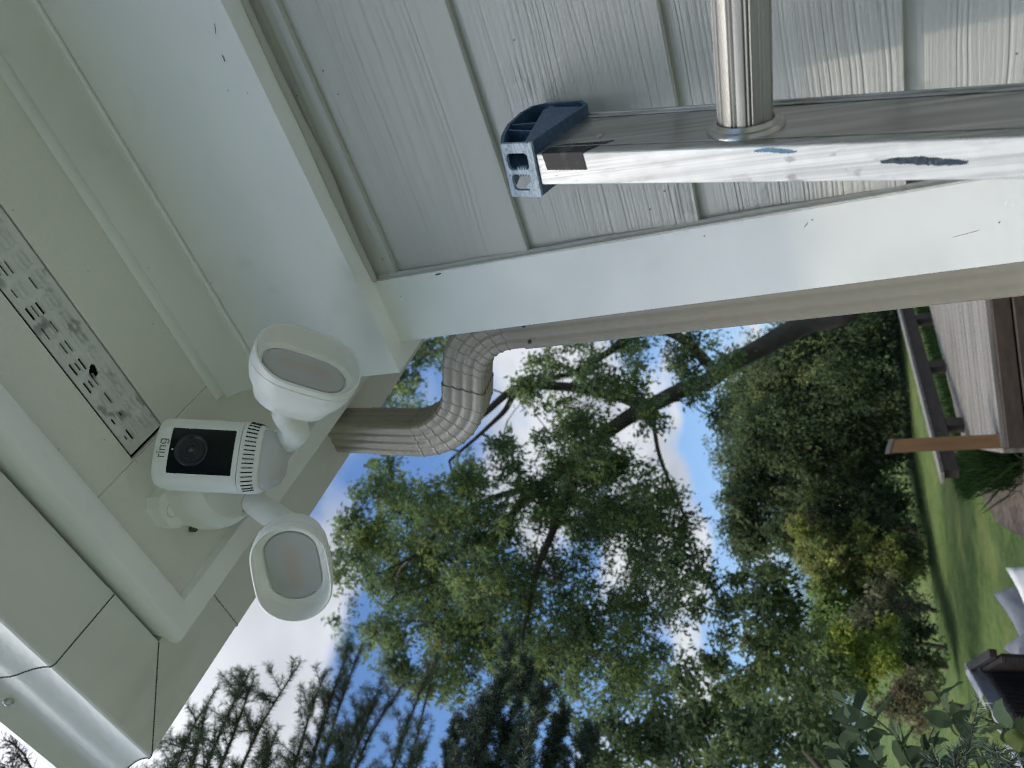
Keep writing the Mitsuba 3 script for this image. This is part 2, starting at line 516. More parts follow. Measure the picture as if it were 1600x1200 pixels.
def plank(x0, x1, zb, zt, yb=0.7075, yt=0.7165, th=0.008):
    pr = [(yb, zb), (yb + 0.0012, zb - 0.0008), (yb + th, zb - 0.0008), (yt + th, zt), (yt, zt), (yb - 0.0003, zb + 0.002)]
    return run_x([(y, z, 0) for y, z in pr], x1, x0)


prev = 0.5036
for zb in laps:
    full = zb + 0.187 + 0.028
    obj('siding_plank', plank(-0.3172, XE, max(zb, GROUND + 0.06), min(full, 0.55)), 'm_siding', house, 20)
obj('siding_plank', plank(-0.3172, XE, 0.4722, 0.60), 'm_siding', house, 20) if False else None
for i, zb in enumerate(laps[:9]):
    m = plank(0.735, YE, max(zb, GROUND + 0.06), min(zb + 0.215, 0.55), 0.0, 0.009)
    v = np.array(m.vertices)
    v = np.stack([-0.3985 + v[:, 1], v[:, 0], v[:, 2]], 1)
    obj('siding_plank', outward(trimesh.Trimesh(v, m.faces, process=False)), 'm_siding', house, 20)
obj('wall', box(-0.378, XE + 0.02, 0.7275, YE + 0.02, GROUND, 1.02), 'm_caulk', house)
# corner boards
obj('corner_board', cbox(-0.4065, -0.3180, 0.7000, 0.7270, GROUND + 0.03, 0.545, 0.0012), 'm_trim', house)
obj('corner_board', cbox(-0.4065, -0.3780, 0.7272, 0.7980, GROUND + 0.03, 0.545, 0.0012), 'm_trim', house)
# caulk run beside the corner board and along the frieze, uneven as it was tooled
rng = np.random.default_rng(3)
zz = np.linspace(0.5036, -1.45, 240)
pts = np.stack([-0.3171 + 0.0004 * np.sin(zz * 40), 0.7085 + 0.0010 * vnoise(np.stack([zz * 30, zz * 0, zz * 0], 1), 4), zz], 1)
obj('caulk_bead', tube(pts, 0.0022 + 0.0018 * vnoise(np.stack([zz * 22, zz * 0 + 3, zz * 0], 1), 9), 8), 'm_caulk', house, True)
obj('caulk_strip', box(-0.3179, -0.3168, 0.7008, 0.7200, GROUND + 0.04, 0.5035), 'm_caulk', house)
xx = np.linspace(-0.317, XE, 330)
pts = np.stack([xx, 0.7020 + 0.0012 * np.sin(xx * 31), 0.5022 + 0 * xx], 1)
obj('caulk_bead', tube(pts, 0.0030 + 0.0060 * vnoise(np.stack([xx * 11, xx * 0, xx * 0], 1), 2) ** 2, 8), 'm_caulk', house, True)
# filled nail heads and a few scratches in the paint
for q in ((-0.347, 0.700, 0.466), (-0.346, 0.700, -0.157)):
    ring = trimesh.creation.torus(0.0036, 0.00032, major_sections=28, minor_sections=6)
    ring.apply_transform(trimesh.transformations.rotation_matrix(math.pi / 2, [1, 0, 0]))
    ring.apply_translation(q)
    obj('nail_plug', ring, 'm_trim', house, True)
for a_, b_, w_ in (((-0.371, 0.700, -0.112), (-0.367, 0.700, -0.136), 0.0003), ((-0.337, 0.700, 0.012), (-0.332, 0.700, 0.008), 0.0005), ((-0.363, 0.700, -0.149), (-0.362, 0.700, -0.150), 0.0007), ((-0.342, 0.700, 0.475), (-0.343, 0.700, 0.475), 0.0006), ((-0.322, 0.700, 0.418), (-0.321, 0.700, 0.409), 0.0011),
                   ((-0.004, 0.669, 0.522), (-0.014, 0.669, 0.527), 0.0003), ((-0.032, 0.669, 0.531), (-0.039, 0.669, 0.532), 0.0005), ((-0.065, 0.669, 0.545), (-0.064, 0.669, 0.545), 0.0006), ((-0.072, 0.669, 0.524), (-0.072, 0.669, 0.524), 0.0006)):
    obj('paint_scratch', tube(np.linspace(a_, b_, 5) + 0.0001 * np.sin(np.arange(5) * 2.1)[:, None], [w_ * 0.4, w_, w_ * 0.8, w_, w_ * 0.3], 6), 'm_joint', house, True)
# frieze: wide lower board, groove, upper board, small cove under the soffit; all mitred round the corner
low = [(YF, 0.5036, XF), (YF, 0.7135, XF), (YF + 0.05, 0.7135, XF + 0.05), (YF + 0.05, 0.5036, XF + 0.05)]
hi_ = [(YF + 0.001, 0.7165, XF + 0.001), (YF - 0.003, 0.7185, XF - 0.003), (YF - 0.0035, 0.7225, XF - 0.0035)] + [(YF + 0.004 * math.sin(math.pi * t) - 0.0035 - 0.003 * t, 0.7225 + 0.0745 * t, XF + 0.004 * math.sin(math.pi * t) - 0.0035 - 0.003 * t) for t in np.linspace(0.06, 1.0, 12)] + [(YF - 0.003, 0.8005, XF - 0.003), (YF + 0.05, 0.8005, XF + 0.05), (YF + 0.05, 0.7165, XF + 0.05)]
cove = [(YF + 0.004, 0.8005, XF + 0.004), (YF + 0.002, 0.806, XF + 0.002), (YF - 0.002, 0.8115, XF - 0.002), (YF - 0.009, 0.8165, XF - 0.009), (YF + 0.045, 0.8165, XF + 0.045), (YF + 0.045, 0.8005, XF + 0.045)]
rec = [(YF + 0.006, 0.713, XF + 0.006), (YF + 0.006, 0.717, XF + 0.006), (YF + 0.05, 0.717, XF + 0.05), (YF + 0.05, 0.713, XF + 0.05)]
for nm, prof, mt in (('frieze_board', low, 'm_trim'), ('frieze_upper_board', hi_, 'm_trim'), ('cove_moulding', cove, 'm_trim'), ('frieze_groove', rec, 'm_caulk')):
    sm = 30
    obj(nm, run_x(prof, XE), mt, house, sm)
    obj(nm, run_y(prof, YE), mt, house, sm)
# soffit panels (a slot is left for the vent), thin joints between
def soffit(x0, x1, y0, y1):
    return cbox(x0, x1, y0, y1, SOF, SOF + 0.008, 0.0008)


VY0, VY1, VX = 0.5065, 0.5645, -0.4075
VG = 0.0024
obj('soffit_panel', soffit(-0.605, -0.4165, 0.428, 1.35), 'm_soffit', house)
obj('soffit_panel', soffit(-0.4150, XE, 0.428, VY0 - VG), 'm_soffit', house)
obj('soffit_panel', soffit(-0.4150, XE, VY1 + VG, 0.70), 'm_soffit', house)
obj('soffit_panel', soffit(-0.4150, VX - 0.006, VY0 - VG, VY1 + VG), 'm_soffit', house)
obj('soffit_panel', soffit(-0.605, -0.4165, 1.3515, YE), 'm_soffit', house)
obj('dark_cavity_sheet', box(-0.62, XE, 0.42, 0.72, SOF + 0.030, SOF + 0.034), 'm_dark', house)  # black sheet stands in for the darkness behind the vent slots
obj('soffit_joint', box(-0.4175, -0.4140, 0.433, 0.668, SOF + 0.0012, SOF + 0.006), 'm_caulk', house)
# soffit vent: a pressed strip with rows of louvres, some of them painted shut
rng = np.random.default_rng(12)
slots, ribs = [], []
nx = 26
for i in range(nx):
    xc = VX + 0.022 + i * 0.0262
    if xc > 0.25:
        break
    for half in (0, 1):
        for j in range(4):
            if j == 3:
                continue
            yc = (VY0 + 0.0085 + j * 0.0070) if half == 0 else (VY0 + 0.0345 + j * 0.0070)
            opened = rng.random() < (0.66 if half == 0 else 0.04)
            ln = 0.0080 * (1 if rng.random() < 0.7 else rng.uniform(0.35, 0.8))
            xo = xc + rng.uniform(-0.0012, 0.0012)
            if opened:
                w_ = rng.uniform(0.0010, 0.0017)
                slots.append(cbox(xo - ln, xo + ln, yc - w_, yc + w_, SOF - 0.01, SOF + 0.02, 0.0008))
                ribs.append(cbox(xc - 0.0100, xc + 0.0100, yc + 0.0022, yc + 0.0030, SOF - 0.0008, SOF + 0.003, 0.0004))
            else:
                ribs.append(cbox(xc - 0.0100, xc + 0.0100, yc - 0.0020, yc + 0.0020, SOF - 0.0024, SOF + 0.003, 0.0015))
                w_ = rng.uniform(0.0003, 0.0009) if half == 0 else rng.uniform(0.0, 0.0005)
                if w_ > 0.00015:
                    slots.append(cbox(xo - ln, xo + ln, yc + 0.0021, yc + 0.0021 + w_, SOF - 0.01, SOF + 0.02, 0.0001))
slots.append(trimesh.creation.icosphere(subdivisions=2, radius=0.0065).apply_translation((-0.2972, 0.5344, SOF + 0.002)))
slots.append(trimesh.creation.icosphere(subdivisions=2, radius=0.0045).apply_translation((-0.2925, 0.5370, SOF + 0.002)))
plate = m3.Manifold(m3.Mesh(np.array(box(VX, 1.2, VY0, VY1, SOF + 0.0006, SOF + 0.0022).vertices, np.float32), np.array(box(VX, 1.2, VY0, VY1, SOF + 0.0006, SOF + 0.0022).faces, np.uint32)))
for s in slots:
    plate = plate - m3.Manifold(m3.Mesh(np.array(s.vertices, np.float32), np.array(s.faces, np.uint32)))
vent = obj('soffit_vent', man(plate), 'm_vent', house, label='white metal strip vent with louvre slots, partly painted shut')
obj('louvre', join(ribs), 'm_vent', vent, 20, stuff=True)
# fascia: trim board with a rounded outer face below the gutter, mitred
fas = [(0.433, SOF - 0.0002, -0.597), (0.4253, 0.8030, -0.605)]
fas = [(0.4330, 0.8165, -0.5970), (0.4316, 0.8040, -0.5984), (0.4253, 0.8012, -0.6047), (0.4030, 0.8005, -0.6275), (0.3990, 0.8020, -0.6313), (0.3955, 0.8075, -0.6348), (0.3930, 0.8160, -0.6373), (0.3935, 0.8260, -0.6368), (0.3975, 0.8370, -0.6328), (0.3990, 0.86, -0.6313), (0.3990, 0.95, -0.6313), (0.4330, 0.95, -0.5970)]
obj('fascia_board', run_x(fas, XE), 'm_trim', house, 40)
obj('fascia_board', run_y(fas, YE), 'm_trim', house, 40)
# hip roof above
rz, rt = 0.985, 0.975
rv = np.array([[-0.71, 0.28, rz], [XE + 0.2, 0.28, rz], [XE + 0.2, 3.2, rz + 1.2], [2.2, 3.2, rz + 1.2], [-0.71, YE + 0.2, rz], [2.2, YE + 0.2, rz + 1.2]])
rv2 = rv - [0, 0, 0.02]
rf = [(0, 1, 2), (0, 2, 3), (0, 3, 5), (0, 5, 4)]
edge = [(0, 1), (1, 2), (2, 3), (3, 5), (5, 4), (4, 0)]
rfa = list(rf) + [(a + 6, c + 6, b + 6) for a, b, c in rf]
for a, b in edge:
    rfa += [(a, a + 6, b + 6), (a, b + 6, b)]
obj('roof', trimesh.Trimesh(np.vstack([rv, rv2]), np.array(rfa), process=False), 'm_roof', house)

# ------------------------------------------------------------------ rain gutter
gutter = thing('rain_gutter', 'white metal rain gutter turning the eave corner, seams and a screw on its face', 'gutter')
DX = -0.7375 - 0.2928              # x offset of the far run at equal profile


def gprof(front):
    th = 0.0012
    back = [(0.3928, 0.962)]
    inner = [(y + (th if y < 0.39 else -th), z + th) for y, z in front]
    ring = front + inner[::-1]
    return [(y, z, -0.6375 - (0.3928 - y)) for y, z in ring]


G = [(0.3928, 0.955), (0.3928, 0.8475), (0.2945, 0.8490), (0.2915, 0.8512), (0.2898, 0.8545), (0.2905, 0.8560), (0.2890, 0.8660), (0.2855, 0.8780), (0.2810, 0.8880), (0.2765, 0.8965), (0.2735, 0.9050), (0.2722, 0.9150), (0.2700, 0.9235), (0.2650, 0.9320), (0.2570, 0.9400), (0.2480, 0.9455), (0.2450, 0.9475), (0.2448, 0.9600)]
gp = gprof(G)
SX, SY = -0.5255, 0.5052            # the lap seams
def shift(prof, d):
    return [(y - d, z - d * 0.7, x - d) for y, z, x in prof]


obj('gutter_trough', prism_run(gp, lambda p, e: (SX + 0.0, p[0], p[1]) if e else (p[2], p[0], p[1])), 'm_gutter', gutter, 25)
obj('gutter_trough', run_x(shift(gp, 0.0009), XE, SX - 0.012), 'm_gutter', gutter, 25)
obj('gutter_trough', prism_run(gp, lambda p, e: (p[2], SY, p[1]) if e else (p[2], p[0], p[1])), 'm_gutter', gutter, 25)
obj('gutter_trough', run_y(shift(gp, 0.0009), YE, SY - 0.012), 'm_gutter', gutter, 25)
# dark lines of sealant in the mitre and at the two seams
def ribbon(prof, fn, w):
    pr = [p for p in prof]
    return [tube(np.array([fn(p) for p in pr]), w, 6)]


out = [(y - 0.0004, z - 0.0004, x - 0.0004) for y, z, x in [(a, b, -0.6375 - (0.3928 - a)) for a, b in G[1:]]]
obj('mitre_sealant', tube(np.array([(x, y, z) for y, z, x in out]), 0.0008, 6), 'm_joint', gutter, True)
obj('seam_sealant', tube(np.array([(SX - 0.0125, y - 0.0006, z - 0.0004) for y, z, x in out]), 0.0009, 6), 'm_joint', gutter, True)
obj('seam_sealant', tube(np.array([(x - 0.0006, SY - 0.0125, z - 0.0004) for y, z, x in out[:5]]), 0.0005, 6), 'm_joint', gutter, True)
sc_ = trimesh.creation.revolve(np.array([[0, 0.0045], [0.0022, 0.0043], [0.0036, 0.0032], [0.0042, 0.0012], [0.0062, 0.0006], [0.0062, -0.001], [0, -0.001]]), sections=20)
Rs = trimesh.geometry.align_vectors([0, 0, 1], [0, -0.85, -0.53])
sc_.apply_transform(Rs)
sc_.apply_translation((-0.577, 0.261, 0.935))
obj('screw', sc_, 'm_steel', gutter, 40)

# ------------------------------------------------------------------ downspout
spout = thing('downspout', 'taupe ribbed metal downspout with crimped double elbow, beside the white corner board', 'downspout')


def spout_section(w, d, rib=0.0016, m=104):
    """rectangular tube section with rounded corners and three ribs on every face; local (a, b)"""
    pts = []
    r = 0.007
    per = m // 4
    for k in range(4):
        c, s = [(1, 0), (0, 1), (-1, 0), (0, -1)][k]
        L, off = (d, w) if k % 2 == 0 else (w, d)
        for j in range(per):
            t = (j + 0.5) / per * 2 - 1
            a = t * (L / 2)
            e = max(0, abs(a) - (L / 2 - r))
            o = off / 2 - (r - math.sqrt(max(r * r - e * e, 0)))
            o -= rib * max(0.0, math.sin((t + 0.60) / 1.2 * math.pi * 5)) * (abs(t) < 0.60) * 1.2
            pts.append((c * o - s * a, s * o + c * a))
    return np.array(pts)


def spout_run(path, w, d, side, pleat=None):
    """sweep of the section along a path; side = direction of local b; pleat(i) scales the section at ring i."""
    p = np.asarray(path, float)
    t = np.gradient(p, axis=0)
    t /= np.linalg.norm(t, axis=1, keepdims=True)
    sec = spout_section(w, d)
    rings = []
    for k in range(len(p)):
        b = np.asarray(side, float) - t[k] * (np.asarray(side) @ t[k])
        b /= np.linalg.norm(b)
        a = np.cross(b, t[k])
        s = pleat(k) if pleat else 1.0
        rings.append(p[k] + s * (sec[:, :1] * a + sec[:, 1:] * b))
    return loft(rings, False)


c0 = [(-0.679, 0.876, 0.842), (-0.695, 0.874, 0.682)]
P0, P1 = np.array(c0[0]), np.array(c0[1])
P0 = P0 + (P0 - P1) * 0.04
PB = np.array((-0.605, 0.860, 0.540)); PC = np.array((-0.553, 0.852, 0.517))
PD = np.array((-0.471, 0.832, 0.408)); PE_ = PD + np.array([-0.022, 0.012, -1.92])
SIDE = (0, 1, 0)
W1, D1 = 0.071, 0.054


def straight(a, b, n=4):
    return np.linspace(a, b, n)


def bend(a, ta, b, tb, n):
    """cubic from a to b with tangents"""
    s = np.linspace(0, 1, n)[:, None]
    L = np.linalg.norm(b - a) * 1.05
    return (2 * s ** 3 - 3 * s ** 2 + 1) * a + (s ** 3 - 2 * s ** 2 + s) * L * ta + (-2 * s ** 3 + 3 * s ** 2) * b + (s ** 3 - s ** 2) * L * tb


d1 = (P1 - P0) / np.linalg.norm(P1 - P0)
d2 = (PC - PB) / np.linalg.norm(PC - PB)
d3 = (PE_ - PD) / np.linalg.norm(PE_ - PD)


def pleats(n, count, amt=0.030):
    def f(k):
        x = (k / (n - 1) * count) % 1.0
        return 1.0 + amt * (max(0, 1 - abs(x - 0.5) / 0.065) - 0.45 * max(0, 1 - abs(x - 0.61) / 0.07))
    return f


obj('outlet_tube', spout_run(straight(P0, P0 + (P1 - P0) * 0.50, 6), W1, D1, SIDE), 'm_spout', spout, 35)
ph = spout_run(straight(P0 + (P1 - P0) * 0.47, P1, 6), W1 + 0.003, D1 + 0.003, SIDE)
n1 = 141
el1 = spout_run(np.vstack([straight(P0 + (P1 - P0) * 0.47, P1, 6)[:-1], bend(P1, d1, PB, d2, n1), straight(PB, PB + (PC - PB) * 0.5, 4)[1:]]), W1 + 0.002, D1 + 0.002, SIDE, lambda k: pleats(n1, 7)(k - 5) if 5 <= k < 5 + n1 else 1.0)
obj('elbow', el1, 'm_spout', spout, 35)
n2 = 141
el2 = spout_run(np.vstack([straight(PB + (PC - PB) * 0.42, PC, 4)[:-1], bend(PC, d2, PD, d3, n2), straight(PD, PD + d3 * 0.035, 4)[1:]]), W1 - 0.001, D1 - 0.001, SIDE, lambda k: pleats(n2, 7)(k - 3) if 3 <= k < 3 + n2 else 1.0)
obj('elbow', el2, 'm_spout', spout, 35)
obj('downpipe', spout_run(straight(PD + d3 * 0.018, PE_, 12), W1 + 0.002, D1 + 0.002, SIDE), 'm_spout', spout, 35)
for k in range(2):
    rv_ = trimesh.creation.icosphere(subdivisions=2, radius=0.0028)
    rv_.apply_translation(PD + d3 * 0.028 + np.array([(-0.022, 0.005)[k], -D1 / 2 - 0.0012, 0]))
    obj('rivet', rv_, 'm_joint', spout, True)
rv_ = trimesh.creation.icosphere(subdivisions=2, radius=0.0032)
rv_.apply_translation(P0 + (P1 - P0) * 0.55 + np.array([W1 / 2 + 0.001, 0.006, 0]))
obj('rivet', rv_, 'm_spout', spout, True)

# ------------------------------------------------------------------ floodlight camera
cam = thing('security_floodlight_camera', 'white twin floodlight security camera mounted on the soffit corner, black lens window facing down', 'security camera')
BC = np.array([-0.498, 0.5645, 0.0])


def lathe(prof, c, n=64):
    m = trimesh.creation.revolve(np.array(prof, float), sections=n)
    m.apply_translation(c)
    return outward(m)


box_ = obj('junction_box', lathe([[0, SOF], [0.070, SOF], [0.070, SOF - 0.019], [0.0685, SOF - 0.021], [0, SOF - 0.021]], BC), 'm_plastic', cam, 30)
pd = np.array([0.095, -0.995, 0.0])
po = m3.Manifold.hull_points(np.array([[BC[0] + pd[0] * a + pd[1] * b, BC[1] + pd[1] * a - pd[0] * b, z] for a, b in ((0.05, -0.026), (0.05, 0.026), (0.080, -0.026), (0.080, 0.026), (0.090, -0.014), (0.090, 0.014)) for z in (SOF, SOF - 0.022)], np.float64))
obj('conduit_boss', man(po), 'm_plastic', box_)
for q in range(4):
    ring = trimesh.creation.torus(0.0105 - 0.0018 * q, 0.0008, major_sections=28, minor_sections=8)
    ring.apply_translation((BC[0] + pd[0] * 0.074, BC[1] + pd[1] * 0.074, SOF - 0.0222 + 0.0006 * q))
    obj('thread', ring, 'm_plastic' if q % 2 == 0 else 'm_sensor', box_, True)
knob = lathe([[0, 0.006], [0.0036, 0.006], [0.004, 0.004], [0.004, -0.003], [0, -0.003]], (-0.5455, 0.5080, SOF - 0.006), 20)
obj('fixing_plug', knob, 'm_joint', cam, 30)
bp = [[0, SOF - 0.020], [0.072, SOF - 0.020], [0.0745, SOF - 0.023], [0.0745, SOF - 0.038], [0.0725, SOF - 0.049], [0.067, SOF - 0.059], [0.060, SOF - 0.066], [0.0575, SOF - 0.0675], [0, SOF - 0.072]]
base = obj('base', lathe(bp, BC), 'm_plastic', cam, 28)
scp = np.array((-0.547, 0.544, 0.752))
obj('screw_recess', lathe([[0.0, 0.0], [0.0075, 0.0], [0.0082, 0.001], [0.0086, -0.001], [0.0078, -0.0018], [0.0, -0.0004]], scp, 24), 'm_sensor', base, 30)
obj('screw', lathe([[0, -0.004], [0.003, -0.0036], [0.0042, -0.002], [0.0044, 0.0], [0, 0.0]], scp, 18), 'm_steel', base, 40)

# camera head: local x right, y up, z out of the window
HR = np.array([[0.5988, 0.3629, 0.7139], [0.8008, -0.2595, -0.5398], [-0.0106, 0.8950, -0.4460]])
HC = np.array([-0.4126, 0.5090, 0.7012])
PW, PH = 0.0552, 0.0761


def head_section(s=1.0, zc=-0.030, n=72):
    ang = np.linspace(0, 2 * np.pi, n, endpoint=False)
    x = 0.0436 * np.sign(np.cos(ang)) * np.abs(np.cos(ang)) ** 0.62
    z = np.where(np.sin(ang) > 0, 0.0345, 0.040) * np.sign(np.sin(ang)) * np.abs(np.sin(ang)) ** np.where(np.sin(ang) > 0, 0.58, 0.8) + zc
    return np.stack([x * s, (z - zc) * s + zc], 1)


def ring3(sec, y):
    return np.stack([sec[:, 0], np.full(len(sec), y), sec[:, 1]], 1)


rows = [(0.0588, 0.70), (0.0586, 0.80), (0.0576, 0.885), (0.0556, 0.945), (0.0525, 0.982), (0.0485, 0.9965), (0.044, 1.0), (0.02, 1.0), (-0.02, 1.0), (-0.0440, 1.0)]
hsec = [ring3(head_section(s), y) for y, s in rows]
head = obj('camera_head', frame_apply(outward(loft(hsec)), HR, HC), 'm_plastic', cam, 40)
grows = [(-0.0446, 0.985), (-0.0450, 1.0), (-0.0500, 0.998), (-0.0570, 0.975), (-0.0640, 0.93), (-0.0675, 0.885), (-0.0685, 0.86)]
obj('grille_ring', frame_apply(outward(loft([ring3(head_section(s), y) for y, s in grows])), HR, HC), 'm_plastic', head, 50)
sl = []
gsec = head_section(1.0, -0.030, 2000)
gsec = gsec[(gsec[:, 1] > -0.036)]
gsec = gsec[np.argsort(np.arctan2(gsec[:, 1] + 0.030, gsec[:, 0]))]
gl = np.concatenate([[0], np.cumsum(np.linalg.norm(np.diff(gsec, axis=0), axis=1))])
for tt in np.linspace(0.07, 0.93, 37) * gl[-1]:
    g0 = np.array([np.interp(tt, gl, gsec[:, 0]), np.interp(tt, gl, gsec[:, 1])])
    g1 = np.array([np.interp(tt + 1e-3, gl, gsec[:, 0]), np.interp(tt + 1e-3, gl, gsec[:, 1])])
    tg = np.array([g1[0] - g0[0], 0, g1[1] - g0[1]])
    tg /= np.linalg.norm(tg)

    def on(y, s):
        return np.array([g0[0] * s, y, (g0[1] + 0.030) * s - 0.030])
    pA, pB = on(-0.0500, 0.998), on(-0.0630, 0.938)
    nn = np.cross(pB - pA, tg)
    nn /= np.linalg.norm(nn)
    if nn @ np.array([g0[0], 0, g0[1] + 0.030]) < 0:
        nn = -nn
    q = np.array([pp + tg * a + nn * b for pp in (pA, pB) for a in (-0.00054, 0.00054) for b in (-0.0015, 0.0012)])
    sl.append(man(m3.Manifold.hull_points(q.astype(np.float64))))
obj('dark_slot_bars', frame_apply(join(sl), HR, HC), 'm_dark', head, stuff=True)  # dark bars on the surface, in place of shade inside the openings
drows = [(-0.0660, 0.835), (-0.0690, 0.838), (-0.0730, 0.825), (-0.0790, 0.770), (-0.0850, 0.66), (-0.0895, 0.50), (-0.0920, 0.30), (-0.0926, 0.12)]
obj('motion_sensor', frame_apply(outward(loft([ring3(head_section(s, -0.0305), y) for y, s in drows])), HR, HC), 'm_sensor', head, True)


def front_z(x):
    c = np.clip(np.abs(x) / 0.0436, 0, 0.999) ** (1 / 0.62)
    return 0.0345 * np.sqrt(np.maximum(1 - c * c, 0)) ** 0.58 - 0.030


def curved_panel(x0, x1, y0, y1, lift, n=24, th=0.0015, r=0.0015):
    """a thin panel lying on the curved front"""
    outl = sg.box(x0 + r, y0 + r, x1 - r, y1 - r).buffer(r, quad_segs=3)
    v, f = [], []
    xs = np.linspace(x0, x1, n)
    m = m3.CrossSection([np.array(outl.exterior.coords)[:-1]], m3.FillRule.NonZero).extrude(th).refine_to_length(0.004)
    mm = man(m)
    vv = np.array(mm.vertices)
    vv[:, 2] += front_z(vv[:, 0]) + lift - th
    return trimesh.Trimesh(vv, mm.faces, process=False)


win = obj('lens_window', frame_apply(curved_panel(-PW / 2, PW / 2, -PH / 2, PH / 2, 0.0007), HR, HC), 'm_black_glass', head, 20)
LC = (0.0005, 0.0115)
fz = float(front_z(np.array(0.0))) + 0.0008


def local_lathe(prof, x, y, z, n=48):
    m = trimesh.creation.revolve(np.array(prof, float), sections=n)
    m.apply_translation((x, y, z))
    return frame_apply(m, HR, HC)


obj('lens_ring', local_lathe([[0.0196, -0.0012], [0.0196, 0.0012], [0.0184, 0.0020], [0.0170, 0.0014], [0.0150, -0.0002], [0.0150, -0.0012], [0.0196, -0.0012]], LC[0], LC[1], fz), 'm_black_ring', head, 30)
obj('lens', local_lathe([[0.0, 0.0020], [0.0020, 0.0018], [0.0024, 0.0008], [0.0048, 0.0003], [0.0056, 0.0011], [0.0064, 0.0003], [0.0095, 0.0002], [0.0102, 0.0009], [0.0110, 0.0002], [0.0150, 0.0001], [0.0150, -0.001], [0, -0.001]], LC[0], LC[1], fz), 'm_black_ring', head, 30)
obj('lens_glass', local_lathe([[0.0, 0.0032], [0.0018, 0.0028], [0.0030, 0.0016], [0.0032, 0.0], [0, 0.0]], LC[0], LC[1], fz, 24), 'm_lens_glass', head, True)
obj('status_light', local_lathe([[0, 0.0008], [0.0011, 0.0006], [0.0012, -0.0006], [0, -0.0006]], 0.0006, LC[1] + 0.0226, fz, 12), 'm_status', head, True)
txt = meshkit.text_mesh('ring', 0.0098, 0.0004)
b0 = txt.bounds
txt.apply_translation((-(b0[0][0] + b0[1][0]) / 2 + 0.002, 0.0462 - (b0[0][1] + b0[1][1]) / 2, 0))
tv = np.array(txt.vertices)
tv[:, 2] += front_z(tv[:, 0]) + 0.0001
obj('lettering', frame_apply(trimesh.Trimesh(tv, txt.faces, process=False), HR, HC), 'm_grey_print', head, label='small grey word ring printed above the window')


# the two light heads: local x along the long side, z out of the lamp
def stadium(L, Wd, n=80):
    t = np.linspace(0, 2 * np.pi, n, endpoint=False)
    r = Wd / 2
    c = L / 2 - r
    # superelliptic blend keeps the outline without a kink
    return np.stack([np.cos(t) * r + np.tanh(np.cos(t) * 6) * c, np.sin(t) * r], 1)


def ring2(L, Wd, z, tx=0.0, ty=0.0):
    p = stadium(L, Wd)
    return np.stack([p[:, 0], p[:, 1], z + tx * p[:, 0] + ty * p[:, 1]], 1)


